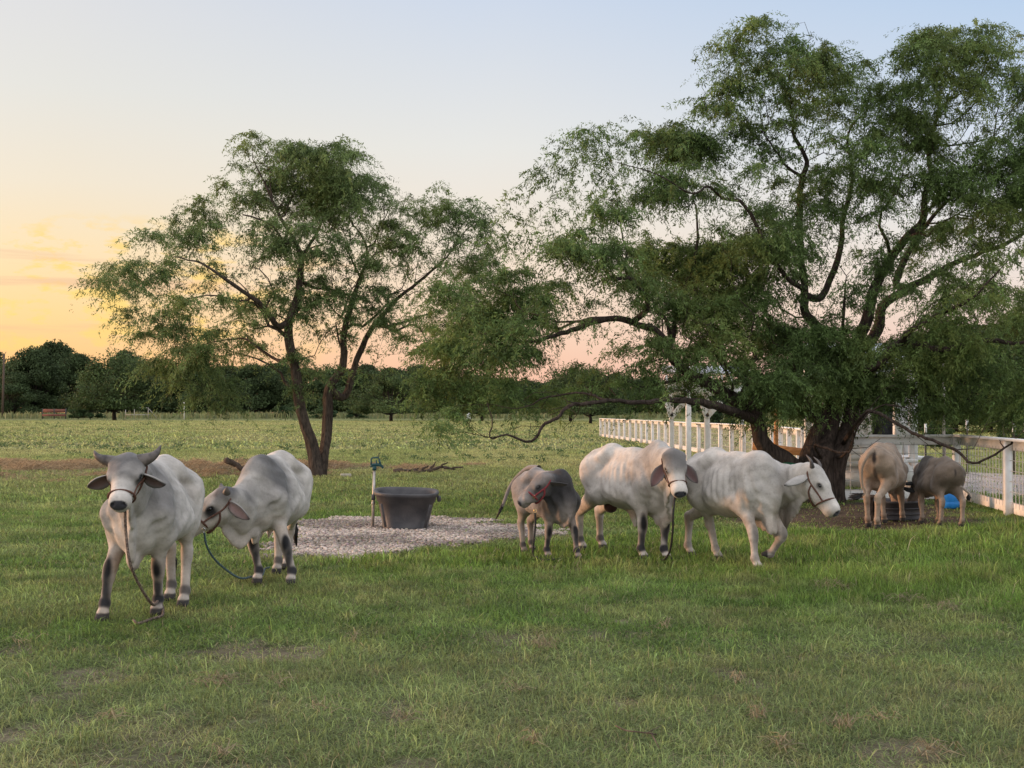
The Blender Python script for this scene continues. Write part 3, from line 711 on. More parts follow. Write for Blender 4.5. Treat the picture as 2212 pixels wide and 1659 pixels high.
    # C: calf, grey, head turned back to the left
    c = make_cow('small dark grey calf with red halter, head turned to the left', (0, 0), -62, s=.80,
        legs={'FR': dict(hoof=G(1184,1207), hdir=(.2,-1,0)), 'FL': dict(hoof=G(1249,1210), hdir=(.3,-1,0)), 'RR': dict(hoof=G(1133,1197), hdir=(.1,-1,0)), 'RL': dict(hoof=G(1150,1192), hdir=(.2,-1,0))},
        head=dict(poll=W(1178,1034,15.0), u=(-.77,-.25,-.59), n=(-.52,-.22,.83), s=1.08),
        neck_mid=W(1206,1062,15.35), horns=[dict(side=1, pts=[(-.005,.10,.04)], r=.022), dict(side=-1, pts=[(-.005,-.10,.04)], r=.022)],
        ears=[dict(side=1, d=(.97,-.15,-.10), face=(.1,-.6,-.8), L=.24, W=.085, k=.9, col=np.array((.055,.05,.05)), inner=np.array((.08,.06,.055))), dict(side=-1, d=(-.1,.95,-.1), face=(-.6,0,-.8), L=.22, k=.8)],
        base=np.array((.25,.215,.195)), fore=np.array((.035,.032,.032)), fore_k=1.05, hump=.8, dewlap=1.0, belly=.9, dark_legs=1.0, darkhead=np.array((.30,.255,.23)), extra_paint=[((.38,0,.95),(.44,.8,.50),np.array((.034,.031,.031)),1.0)],
        tail=dict(pts=[W(1164,1012,16.2), W(1142,1011,16.35), W(1117,1031,16.5), W(1101,1053,16.55), W(1091,1078,16.55), W(1085,1094,16.55)], r=1.4, switch=.20, spread=.08, hang=(-.5,0,-.9)),
        halter=dict(mat='red_web', a=.27, r=.0125, ring='brass'))
    lead_rope('lead_rope', [W(1156,1108,14.95), W(1156,1140,14.95), W(1152,1180,14.98), W(1151,1200,15.0), G(1160,1214)+Vector((0,0,.05)), G(1176,1218)+Vector((0,0,.04)), G(1210,1215)+Vector((0,0,.04))],
        'black lead rope with brass snap hanging below the small calf', 'rope_black', .011, 'brass', 'lead ropes')
    # D: pale steer facing the camera, big ears
    c = make_cow('pale bull with domed forehead and big drooping ears facing the camera beside the calf', (.10, 0), -54, s=1.02, hdx=.07,
        legs={'FR': dict(hoof=G(1390,1211), hdir=(.1,-1,0)), 'FL': dict(hoof=G(1440,1212), hdir=(.35,-1,0)), 'RR': dict(hoof=G(1259,1190), hdir=(.3,-1,0)), 'RL': dict(hoof=G(1302,1187), hdir=(.3,-1,0))},
        head=dict(poll=W(1455,988,14.35), u=(.10,-.62,-.78), n=(.1,-.78,.60), s=.96, w=1.02, dome=1.3),
        ears=[dict(side=-1, d=(-.52,-.08,-.84), face=(-.35,-.9,-.1), a=.06, c=-.06, L=.26, W=.135, k=.35, inner=np.array((.15,.08,.075))), dict(side=1, d=(.62,.10,-.75), face=(.5,-.8,-.1), a=.06, c=-.06, L=.25, W=.125, k=.35, inner=np.array((.12,.07,.065)))],
        fore_k=.42, hump=1.35, dewlap=1.6, belly=1.0, sheath=1.5, scrotum=1.0, ribs=1.0, halter=dict(mat='rope_brown', a=.30), darkhead=np.array((.12,.11,.105)))
    lead_rope('lead_rope', [c['H'](.31,0,-.17), W(1454,1110,14.2), W(1453,1150,14.3), W(1447,1190,14.5), W(1436,1208,14.6), G(1428,1218)+Vector((0,0,.04)), G(1420,1221)+Vector((0,0,.02))],
        'dark lead rope hanging from the domed bull down between its front hooves', 'rope_black', .011, 'steel', 'lead ropes')
    # E: white cow walking right
    c = make_cow('white horned cow walking right with large dewlap, one front leg raised', (0, 0), -58, s=1.0,
        legs={'FR': dict(hoof=G(1637,1234), hdir=(.5,-.9,0)), 'FL': dict(hoof=W(1652,1206,14.45), lift=.13, knee=W(1692,1155,14.30), fet=W(1664,1196,14.45), hdir=(.3,-.6,0)), 'RR': dict(hoof=G(1552,1212), hdir=(.5,-.9,0)), 'RL': dict(hoof=G(1492,1203), hdir=(.3,-1,0), )},
        head=dict(poll=W(1757,1020,14.10), u=(.47,-.36,-.80), n=(.75,-.35,.5), s=1.06, pale=.8),
        neck_mid=W(1690,1046,14.6), horns=[dict(side=-1, pts=[(-.03,-.125,.05),(-.08,-.14,.07),(-.15,-.125,.06)], r=.026), dict(side=1, pts=[(-.03,.125,.05),(-.08,.14,.07),(-.15,.125,.06)], r=.026)],
        ears=[dict(side=-1, d=(-.90,-.25,-.36), face=(-.2,.5,-.85), L=.27, W=.10, k=.35, col=np.array((.17,.18,.19)), cup=.3), dict(side=1, d=(.3,.9,-.3), face=(.6,-.4,-.6), L=.2, k=.3)],
        fore_k=.12, hump=.1, hdx=.05, neck_r=1.1, dewlap=2.35, drop=[(0,0,-.03),(-.02,0,-.165),(.03,0,-.155),(.0,0,-.07),(0,0,-.02)], belly=1.08, dark_legs=.45, udder=.6, ribs=1.0, halter=dict(mat='rope_brown', a=.30), darkhead=np.array((.33,.31,.29)))
    # F: rear view cow at the feed tub
    c = make_cow('grey-white cow seen from behind, tail switch to the left, eating from the feed tub', (0, 0), 64, s=.96, h=.012,
        legs={'FL': dict(hoof=G(1910,1130), hdir=(0,1,0)), 'FR': dict(hoof=G(1950,1126), hdir=(.2,1,0)), 'RL': dict(hoof=G(1876,1138), hdir=(0,1,0)), 'RR': dict(hoof=G(1896,1141), hdir=(.1,1,0))},
        head=dict(poll=W(1935,1050,20.95), u=(.1,.25,-.95), n=(.05,.95,.25), s=.98),
        neck_mid=W(1925,1020,20.7), ears=[dict(side=-1, d=(.9,-.1,-.25), face=(.1,.5,-.8), L=.24, k=1, col=np.array((.03,.03,.03))), dict(side=1, d=(-.9,-.1,-.25), face=(.1,.5,-.8), L=.24, k=.9, col=np.array((.03,.03,.03)))],
        base=np.array((.27,.20,.145)), fore=np.array((.15,.115,.09)), fore_k=.5, hump=.5, dewlap=1.0, belly=1.1, dark_legs=.35, udder=1.0, rump=.84,
        extra_paint=[((-.68,0,1.0),(.10,.05,.13),np.array((.02,.017,.017)),1.0), ((-.62,0,.78),(.2,.04,.16),np.array((.05,.035,.03)),.8)],
        tail=dict(pts=[W(1886,972,19.3), W(1874,985,19.2), W(1862,1010,19.2), W(1862,1045,19.2), W(1868,1062,19.2), W(1862,1072,19.2)], switch=.20, spread=.3, hang=(-1,0,.15)))
    # G: grey calf rear view
    c = make_cow('dark grey calf seen from behind with its head down beside the blue tub', (0.05, -.01), 98, s=.80, h=.012,
        legs={'FL': dict(hoof=G(1990,1131), hdir=(-.2,1,0)), 'FR': dict(hoof=G(2026,1129), hdir=(0,1,0)), 'RL': dict(hoof=G(2030,1137), hdir=(0,1,0)), 'RR': dict(hoof=G(2076,1139), hdir=(.1,1,0))},
        head=dict(poll=W(1985,1040,20.95), u=(-.35,.3,-.9), n=(-.3,.85,.35), s=.98),
        neck_mid=W(1990,1022,20.8), ears=[dict(side=1, d=(-.95,-.1,-.12), face=(0,.5,-.8), L=.26, k=1, col=np.array((.02,.02,.02)), inner=np.array((.02,.02,.02))), dict(side=-1, d=(.9,.3,-.12), face=(0,.5,-.8), L=.2, k=1, col=np.array((.02,.02,.02)))],
        base=np.array((.15,.115,.088)), fore=np.array((.055,.046,.040)), fore_k=.9, hump=.6, dewlap=.9, belly=.98, dark_legs=.2, sheath=.7, rump=.98,
        extra_paint=[((-.68,0,.95),(.09,.035,.10),np.array((.02,.017,.017)),.9)],
        tail=dict(pts=[W(2052,1003,19.55), W(2056,1025,19.5), W(2064,1042,19.45), W(2082,1056,19.45), W(2093,1066,19.45), W(2096,1074,19.45)], switch=.08, spread=.1, hang=(-.8,0,-.3), col=np.array((.30,.25,.21))))
if want('cattle'): cattle()

# ------------------------------------------------------------------ ground, grass, gravel, straw
def gp(pts): return np.array([G(*p)[:2] for p in pts])
def poly_sd(x, y, poly):
    """signed distance (negative inside) to polygon"""
    d = np.full(x.shape, 1e9); ins = np.zeros(x.shape, bool); n = len(poly)
    for i in range(n):
        a = poly[i]; b = poly[(i+1) % n]; e = b-a; wx = x-a[0]; wy = y-a[1]
        t = np.clip((wx*e[0]+wy*e[1])/(e@e), 0, 1); d = np.minimum(d, (wx-t*e[0])**2+(wy-t*e[1])**2)
        c = ((a[1] > y) != (b[1] > y)) & (x < (b[0]-a[0])*(y-a[1])/(b[1]-a[1]+1e-12)+a[0]); ins ^= c
    d = np.sqrt(d); return np.where(ins, -d, d)
GRAVEL = gp([(590,1140),(642,1130),(687,1124),(745,1119),(840,1117),(933,1115),(980,1116),(1050,1125),(1123,1134),(1200,1146),(1222,1156),(1123,1169),(1050,1171),(980,1178),(910,1183),(828,1193),(745,1205),(640,1207),(580,1190)])
DIRT = gp([(1480,1120),(1690,1096),(1830,1082),(1990,1086),(2100,1108),(2125,1132),(1950,1150),(1800,1146),(1700,1134),(1560,1135)])
HAY = gp([(-60,1003),(200,1001),(400,998),(560,998),(640,1002),(780,1006),(900,1012),(760,1020),(600,1021),(400,1023),(200,1034),(-60,1042)])
TALL = gp([(560,1205),(800,1206),(1100,1178),(1500,1150),(1800,1150),(2100,1140),(2400,1125),(2500,1300),(2212,1330),(1850,1320),(1500,1262),(1100,1245),(700,1232)])
PATH = gp([(1800,1040),(2069,1060),(2160,1068),(2300,1085),(2500,1100),(2500,1045),(2300,1030),(2069,1018),(1800,1008)])    # gravel drive behind the fence
SOIL = []
for (x0, x1, y0, y1) in [(425,653,1394,1429),(593,663,1444,1459),(99,237,1449,1503),(0,50,1385,1429),(124,213,1533,1572),(559,603,1513,1528),(841,876,1513,1543),(856,920,1627,1657),(584,633,1642,1657),(1312,1360,1334,1346),(1280,1300,1364,1374),(1508,1540,1405,1422),(1550,1585,1435,1470),(1628,1662,1470,1482),(1322,1377,1505,1520),(2055,2100,1476,1484),(1850,2000,1606,1657),(0,60,1560,1600),(1225,1260,1228,1240)]:
    a = G((x0+x1)/2, y1); b = G((x0+x1)/2, y0); c = G(x0, (y0+y1)/2); d = G(x1, (y0+y1)/2)
    SOIL.append(((a.x+b.x)/2, (a.y+b.y)/2, (d.x-c.x)/2+.03, (b.y-a.y)/2+.05))
def masks(x, y):
    nz = (fbm(x*2.2+3, y*2.2, 4)-.5)
    nzf = (fbm(x*.8+9, y*.5+2, 4)-.5)
    nz2 = fbm(x*9, y*9, 3)-.5
    m = {}
    m['gravel'] = sstep(.12, -.10, poly_sd(x, y, GRAVEL)+nz*1.5+.05)
    m['dirt'] = sstep(.3, -.5, poly_sd(x, y, DIRT)+nz*1.6)
    m['hay'] = sstep(1.0, -1.5, poly_sd(x, y, HAY)+nzf*9)*(.55+.45*sstep(.4,.6,fbm(x*.7+3, y*.35, 4)))
    m['tall'] = sstep(.6, -1.0, poly_sd(x, y, TALL)+nz*2.5)
    m['path'] = sstep(.3, -.3, poly_sd(x, y, PATH)+nz*.8)
    so = np.zeros(x.shape)
    for cx, cy, rx, ry in SOIL:
        q = np.sqrt(((x-cx)/rx)**2+((y-cy)/ry)**2); so = np.maximum(so, sstep(1.2, .55, q+nz*2.6+nz2*1.4))
    rnd = fbm(x*1.1+40, y*1.1+11, 5)
    so = np.maximum(so, sstep(.67, .74, rnd+nz2*.08)*.6*sstep(14, 9, y))
    m['soil'] = so*.74
    return m
def grass_color(x, y, m, r):
    n1 = fbm(x*.9, y*.9, 4); n2 = fbm(x*.22+5, y*.16+8, 3); n3 = fbm(x*3.1+2, y*3.1, 3)
    far = sstep(20, 44, y); near = sstep(10.5, 7.5, y)
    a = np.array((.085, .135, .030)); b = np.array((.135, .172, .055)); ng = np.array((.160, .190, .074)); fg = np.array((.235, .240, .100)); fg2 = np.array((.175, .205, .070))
    c = a + (b-a)*sstep(.35, .65, n1)[:, None]
    c = c*(1-near[:, None]*.75) + ng*near[:, None]*.75
    t = (m['tall']*.8)[:, None]; c = c*(1-t) + (np.array((.075, .138, .022)) + np.array((.045,.02,.01))*n3[:, None])*t
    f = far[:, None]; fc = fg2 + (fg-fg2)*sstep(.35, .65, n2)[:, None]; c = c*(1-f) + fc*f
    yl = sstep(.56, .72, n3)[:, None]*.35; c = c*(1-yl) + np.array((.22, .20, .085))*yl
    return c*(.40+1.15*r[:, None])*1.72*(.85+.30*sstep(.3, .7, fbm(x*2.1+30, y*2.1, 4)))[:, None]
def build_ground():
    ys = np.concatenate([np.arange(-40, 4, 4.0), np.arange(4, 14, .05), np.arange(14, 30, .09), 30*1.012**np.arange(0, 390)])
    ys = ys[ys < 2500]
    xp = np.concatenate([np.arange(0, 6, .055), np.arange(6, 11, .10), 11*1.05**np.arange(0, 105)]); xs = np.concatenate([-xp[:0:-1], xp])
    X, Yg = np.meshgrid(xs, ys); x = X.ravel(); y = Yg.ravel()
    m = masks(x, y)
    z = np.zeros_like(x)
    z += (fbm(x*3, y*3, 3)-.5)*.03*sstep(60, 20, y) - .012
    z += m['gravel']*.010 - m['soil']*.012
    z = np.where((y > 3), z, -.01)
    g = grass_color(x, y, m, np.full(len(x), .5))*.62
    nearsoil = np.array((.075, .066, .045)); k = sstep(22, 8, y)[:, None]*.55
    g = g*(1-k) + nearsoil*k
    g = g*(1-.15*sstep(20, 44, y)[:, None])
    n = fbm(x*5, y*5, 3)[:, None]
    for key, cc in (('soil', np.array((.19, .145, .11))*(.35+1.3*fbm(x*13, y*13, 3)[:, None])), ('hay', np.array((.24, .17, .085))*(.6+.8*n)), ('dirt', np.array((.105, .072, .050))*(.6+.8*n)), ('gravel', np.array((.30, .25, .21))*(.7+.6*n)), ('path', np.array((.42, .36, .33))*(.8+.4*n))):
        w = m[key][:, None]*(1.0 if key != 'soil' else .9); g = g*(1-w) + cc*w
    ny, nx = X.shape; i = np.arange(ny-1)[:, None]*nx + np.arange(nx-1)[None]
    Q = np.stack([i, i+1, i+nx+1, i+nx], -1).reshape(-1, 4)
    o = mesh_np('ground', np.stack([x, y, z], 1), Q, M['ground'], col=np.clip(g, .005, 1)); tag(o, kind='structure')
    o['label'] = 'flat pasture ground with soil, gravel pad, straw and dirt patches'
def blades(x, y, h, w, lean, col, sx=None, segs=2):
    n = len(x); a = rng.uniform(0, 2*math.pi, n); d = np.stack([np.cos(a), np.sin(a)], 1)
    b = rng.uniform(0, 2*math.pi, n); sd_ = np.stack([np.cos(b), np.sin(b)], 1)*w[:, None]*.5
    base = np.stack([x, y, np.full(n, -.012)], 1)
    V = np.zeros((n, 5, 3))
    V[:, 0, :] = base; V[:, 0, :2] -= sd_; V[:, 1, :] = base; V[:, 1, :2] += sd_
    mid = base.copy(); mid[:, :2] += d*(lean*h*.35)[:, None]; mid[:, 2] += h*np.clip(.65-lean*.16, .2, .6)
    V[:, 2, :] = mid; V[:, 2, :2] += sd_*.8; V[:, 3, :] = mid; V[:, 3, :2] -= sd_*.8
    tip = base.copy(); tip[:, :2] += d*(lean*h)[:, None]; tip[:, 2] += h*np.clip(1.0-lean*.38, .12, 1)
    V[:, 4] = tip
    i = np.arange(n)[:, None]*5
    return V.reshape(-1, 3), i+np.array([[0, 1, 2, 3]]), i+np.array([[3, 2, 4]]), np.repeat(col, 5, 0)
def build_grass():
    Vs, Qs, Ts, Cs = [], [], [], []; off = 0
    for (ya, yb, dens, h0, w0) in [(5.4, 9, 5600, .066, .0046), (9, 14, 3600, .060, .0062), (14, 24, 1400, .060, .0105), (24, 60, 420, .075, .017), (60, 260, 13, .12, .07)]:
        wid = lambda y: .40*y+.9
        area = .40*(yb**2-ya**2) + 1.8*(yb-ya); n = int(area*dens)
        y = np.sqrt(rng.random(n)*(yb**2-ya**2)+ya**2); x = rng.uniform(-1, 1, n)*wid(y)
        m = masks(x, y)
        clump = fbm(x*4, y*4, 3)
        keep = rng.random(n) < (1-.97*m['gravel'])*(1-.93*m['dirt'])*(1-.78*m['hay'])*(1-.96*m['path'])*(1-.82*m['soil'])*(.45+1.1*clump)
        x, y, clump = x[keep], y[keep], clump[keep]; m = {k: v[keep] for k, v in m.items()}; n = len(x)
        r = rng.random(n)
        right = sstep(1.0, 4.5, x)*m['tall']
        h = h0*(.55+.8*rng.random(n)**1.5)*(.6+.8*clump)*(1+m['tall']*.65+right*.45)*(1-.45*m['soil'])*(1-.35*m['dirt'])
        long_ = rng.random(n) < .035; h = np.where(long_, h*rng.uniform(1.3, 2.0, n), h)
        w = w0*(.7+.6*rng.random(n))
        lean = rng.random(n)**.8*(1.6+1.0*sstep(12, 9, y))+.15; lean = lean*(1-.45*m['tall'])
        c = grass_color(x, y, m, r)
        dry = (rng.random(n) < (.055+.05*sstep(11, 7, y)+.30*m['soil']+.35*m['dirt']+.75*m['hay']+.10*right*sstep(12.2, 11, y)))
        c[dry] = np.array((.34, .285, .165))*(.6+.7*rng.random((dry.sum(), 1)))
        lean[dry] *= 1.5; c[long_] *= 1.35
        V, Q, T, C_ = blades(x, y, h, w, lean, c)
        Vs.append(V); Qs.append(Q+off); Ts.append(T+off); Cs.append(C_); off += len(V)
    o = mesh_np('grass', np.concatenate(Vs), [np.concatenate(Qs), np.concatenate(Ts)], M['grass'], col=np.concatenate(Cs)); tag(o, 'short green pasture grass mixed with dry straw blades', 'grass', kind='stuff')
    print('grass verts', off)
ICO = None
def ico():
    t = (1+5**.5)/2
    V = np.array([(-1,t,0),(1,t,0),(-1,-t,0),(1,-t,0),(0,-1,t),(0,1,t),(0,-1,-t),(0,1,-t),(t,0,-1),(t,0,1),(-t,0,-1),(-t,0,1)])/math.hypot(1, t)
    T = np.array([(0,11,5),(0,5,1),(0,1,7),(0,7,10),(0,10,11),(1,5,9),(5,11,4),(11,10,2),(10,7,6),(7,1,8),(3,9,4),(3,4,2),(3,2,6),(3,6,8),(3,8,9),(4,9,5),(2,4,11),(6,2,10),(8,6,7),(9,8,1)])
    return V, T
def build_gravel():
    lo = GRAVEL.min(0)-.4; hi = GRAVEL.max(0)+.4; n = 60000
    x = rng.uniform(lo[0], hi[0], n); y = rng.uniform(lo[1], hi[1], n); m = masks(x, y)['gravel']
    k = rng.random(n) < m*.97; x, y = x[k], y[k]; n = len(x)
    V0, T0 = ico(); r = rng.uniform(.008, .019, n)*(1+.6*(rng.random(n) < .08))
    V = V0[None]*(1+rng.uniform(-.25, .25, (n, 12, 1)))*r[:, None, None]*rng.uniform(.7, 1.25, (n, 1, 3))
    V[:, :, 0] += x[:, None]; V[:, :, 1] += y[:, None]; V[:, :, 2] = V[:, :, 2]*.75 + rng.uniform(-.002, .022, n)[:, None]
    c = np.array((.44, .365, .31))*(.5+.8*rng.random((n, 1)))*(.70+.5*sstep(.35,.6,fbm(x*1.3+8, y*1.3, 3)))[:, None]*np.array([1,1,1]) + rng.uniform(-.02, .02, (n, 3))
    T = (np.arange(n)[:, None, None]*12 + T0[None]).reshape(-1, 3)
    o = mesh_np('gravel', V.reshape(-1, 3), T, M['stone'], col=np.clip(np.repeat(c, 12, 0), .05, .8), smooth=False)
    tag(o, 'pale crushed gravel spread round the trough and hydrant', 'gravel', kind='stuff')
def build_hay():
    n = 200000; lo = HAY.min(0)-2; hi = HAY.max(0)+2
    x = rng.uniform(lo[0], hi[0], n); y = rng.uniform(lo[1], hi[1], n); m = masks(x, y)['hay']*sstep(.46, .66, fbm(x*.7+3, y*.35, 4))
    k = rng.random(n) < m; x, y, m = x[k], y[k], m[k]; n = len(x); print('hay', n)
    a = rng.uniform(0, math.pi, n); L = rng.uniform(.08, .24, n); w = rng.uniform(.007, .014, n); dz = rng.uniform(-.06, .08, n)
    z = rng.random(n)**2*.16*m+.015
    d = np.stack([np.cos(a)*L/2, np.sin(a)*L/2, dz], 1); s_ = np.stack([-np.sin(a)*w/2, np.cos(a)*w/2, np.full(n, .006)], 1); c0 = np.stack([x, y, z], 1)
    V = np.stack([c0-d-s_, c0+d-s_, c0+d+s_, c0-d+s_], 1); V[:, :, 2] = np.maximum(V[:, :, 2], .0)
    c = np.array((.42, .295, .165))*(.5+.8*rng.random((n, 1)))
    o = mesh_np('straw', V.reshape(-1, 3), np.arange(n*4).reshape(-1, 4), M['grass'], col=np.repeat(c, 4, 0), smooth=False)
    tag(o, 'strip of brown straw litter lying across the pasture', 'straw', kind='stuff')
def build_loose_straw():
    spots = [(465,1483,40,60,.10),(762,1392,10,14,.08),(870,1562,14,20,.1),(1175,1400,26,50,.07),(1433,1362,12,26,.07),(1640,1556,18,34,.08),(1822,1576,30,40,.09),(1500,1240,16,12,.09),(2018,1637,40,46,.10),(605,1485,14,16,.08),(1150,1610,20,20,.10),(1690,1620,20,26,.10),(240,1560,18,20,.09),(480,1640,16,20,.1),(1590,1480,12,16,.07),(2050,1320,30,60,.10),(1950,1300,40,60,.11),(1800,1270,40,60,.11),(1900,1560,20,20,.1),(1110,1500,18,18,.09),(700,1540,18,16,.09),(50,1395,20,14,.12)]
    mb = MB(); r_ = random.Random(4)
    for (px, py, rx, n, L) in spots:
        for i in range(int(n*.8)):
            p = G(px+r_.gauss(0, rx*.5), py+r_.gauss(0, 5)); a = r_.uniform(0, 6.28); ll = L*r_.uniform(.5, 1.3)
            up = r_.uniform(.0, .05); p.z = .025
            q = p + Vector((math.cos(a)*ll*.5, math.sin(a)*ll*.5, up+.01)); t = p + Vector((math.cos(a+.3)*ll, math.sin(a+.3)*ll, up*r_.uniform(-.2, 1.2)))
            k = r_.uniform(.6, 1.2); mb.tube([p, q, t], [.0022, .002, .0012], 3, cap=False, col=(.42*k, .35*k, .22*k))
    o = mb.build('dry_straw', M['grass'], col=True); tag(o, 'pale dry grass stems scattered on the foreground lawn', 'straw', kind='stuff')
    st = MB(); g = [G(1330,1592), G(1352,1600), G(1375,1603), G(1398,1606), G(1418,1609)]
    for p in g: p.z = .05
    g[0].z = .055; st.tube(smooth_path(g, 4), [.0035]*17, 6); br = [g[3], G(1430,1597)+Vector((0,0,.07))]; st.tube(br, [.003, .0015], 5); br = [g[3]+Vector((.02,0,0)), G(1424,1630)+Vector((0,0,.03))]; st.tube(br, [.004, .002], 5)
    o = st.build('dry_twig', M['dead_wood'], smooth=True); tag(o, 'forked dry twig lying on the foreground grass', 'twig')
def build_weeds():
    n = 1500; r_ = np.random.default_rng(3)
    Vs, Ts, Cs = [], [], []; off = 0
    py = 900 + 100*r_.random(n)**1.5; px = r_.uniform(-150, 1560, n); Yv = 4813/(py-890); xw = (px-CXP)/FPX*Yv
    k = (r_.random(n) < sstep(.42, .62, fbm(xw*.12+4, Yv*.05+2, 3))*.95+.04) & (Yv < 420)
    V = []; C_ = []
    for X_, Y_ in zip(xw[k], Yv[k]):
        s_ = r_.uniform(.08, .22)*(1+.0045*Y_)*(.75 if Y_ < 60 else 1); nl = 16
        a = r_.uniform(0, 6.28, nl); rr = r_.uniform(.1, 1, nl)*s_; z = r_.uniform(.2, 1, nl)*s_*.8
        c = np.stack([X_+rr*np.cos(a), Y_+rr*np.sin(a), z], 1); ls = s_*.30
        d = r_.normal(0, 1, (nl, 3)); d /= np.linalg.norm(d, axis=1)[:, None]; e = np.cross(d, r_.normal(0, 1, (nl, 3))); e /= np.linalg.norm(e, axis=1)[:, None]
        V.append(np.stack([c-d*ls, c-e*ls*.4, c+d*ls, c+e*ls*.4], 1).reshape(-1, 3))
        C_.append(np.repeat(np.array((.10, .155, .06))*r_.uniform(.6, 1.4, (nl, 1)), 4, 0))
    V = np.concatenate(V); V[:, 2] = np.maximum(V[:, 2], 0)
    o = mesh_np('pasture_weeds', V, np.arange(len(V)).reshape(-1, 4), M['grass'], col=np.concatenate(C_), smooth=False)
    tag(o, 'low leafy dark green weeds scattered over the far pasture', 'weeds', kind='stuff')
    # tall pale grass along the far edge of the pasture
    n = 9000; Y_ = r_.uniform(330, 420, n); X_ = r_.uniform(-1, 1, n)*.42*Y_
    h = r_.uniform(.8, 2.2, n)*(.6+.8*fbm(X_*.08, Y_*.05, 3)); w = r_.uniform(.25, .6, n)
    c = np.array((.19, .21, .095))*r_.uniform(.6, 1.25, (n, 1))
    Vv, Q, T, C2 = blades(X_, Y_, h, w, r_.uniform(.1, .6, n), c)
    o = mesh_np('tall_grass', Vv, [Q, T], M['grass'], col=C2); tag(o, 'band of tall pale grass along the far edge of the pasture', 'grass', kind='stuff')
if want('ground'):
    build_ground(); build_grass(); build_gravel(); build_hay(); build_loose_straw(); build_weeds()

# ------------------------------------------------------------------ trees
def grow(skel, skel_par, skel_r, pts, bf=.35):
    """attach every point to the nearest place of the growing skeleton, preferring short ways back to the base"""
    N0 = len(skel); P = np.array(skel, float); par = list(skel_par)
    plen = np.zeros(N0)
    for i in range(N0):
        if par[i] >= 0: plen[i] = plen[par[i]] + np.linalg.norm(P[i]-P[par[i]])
    pts = np.asarray(pts, float); n = len(pts); cost = np.full(n, 1e9); best = np.zeros(n, int); done = np.zeros(n, bool); dist = np.zeros(n)
    A = list(P); PL = list(plen)
    def relax(idx, p, pl):
        d = np.linalg.norm(pts-p, axis=1); c = d + bf*pl
        m = c < cost; cost[m] = c[m]; best[m] = idx; dist[m] = d[m]
    for i in range(N0): relax(i, P[i], plen[i])
    for _ in range(n):
        c = np.where(done, 1e9, cost); j = int(np.argmin(c)); done[j] = True
        b = best[j]; p0 = A[b]; p1 = pts[j]; L = np.linalg.norm(p1-p0)
        pl = PL[b]; last = b; k = max(1, min(6, int(L/.22)))
        pd = p0 - A[par[b]] if par[b] >= 0 else np.array((0, 0, 1.0)); pd = pd/(np.linalg.norm(pd)+1e-9)
        q0 = p0
        for s_ in range(1, k+1):
            t = s_/k; q = p0*(1-t)+p1*t + pd*L*.22*math.sin(math.pi*t)*(1 if k > 1 else 0)
            if s_ < k: q = q + rng.normal(0, .03*L/k+.008, 3)
            pl += np.linalg.norm(q-q0); A.append(q); par.append(last); PL.append(pl); last = len(A)-1; q0 = q
            if s_ < k: relax(last, q, pl)
        relax(last, q0, pl)
    return np.array(A), np.array(par)
def branch_mesh(A, par, rad, bark=None, minr=0.0, sides=lambda r: 20 if r > .045 else (6 if r > .02 else (4 if r > .008 else 3))):
    kids = [[] for _ in A]
    for i, p in enumerate(par):
        if p >= 0: kids[p].append(i)
    mb = MB()
    start = [(i, None) for i, p in enumerate(par) if p < 0]
    while start:
        i, pr = start.pop(); chain = [] if pr is None else [pr]
        cur = i
        while True:
            chain.append(cur)
            ks = sorted(kids[cur], key=lambda c: -rad[c])
            if not ks: break
            for o in ks[1:]: start.append((o, cur))
            cur = ks[0]
        rr = [rad[c] for c in chain]
        if pr is not None: rr[0] = min(rad[chain[1]]*1.15, rad[pr])
        if len(chain) < 2 or max(rr) < minr: continue
        pts = A[chain]; col = np.array(BARKC if bark is None else bark)
        mb.tube(pts, rr, sides(max(rr)), col=col, rough=.13 if max(rr) > .045 else 0)
    return mb
BARKC = (.046, .036, .030)
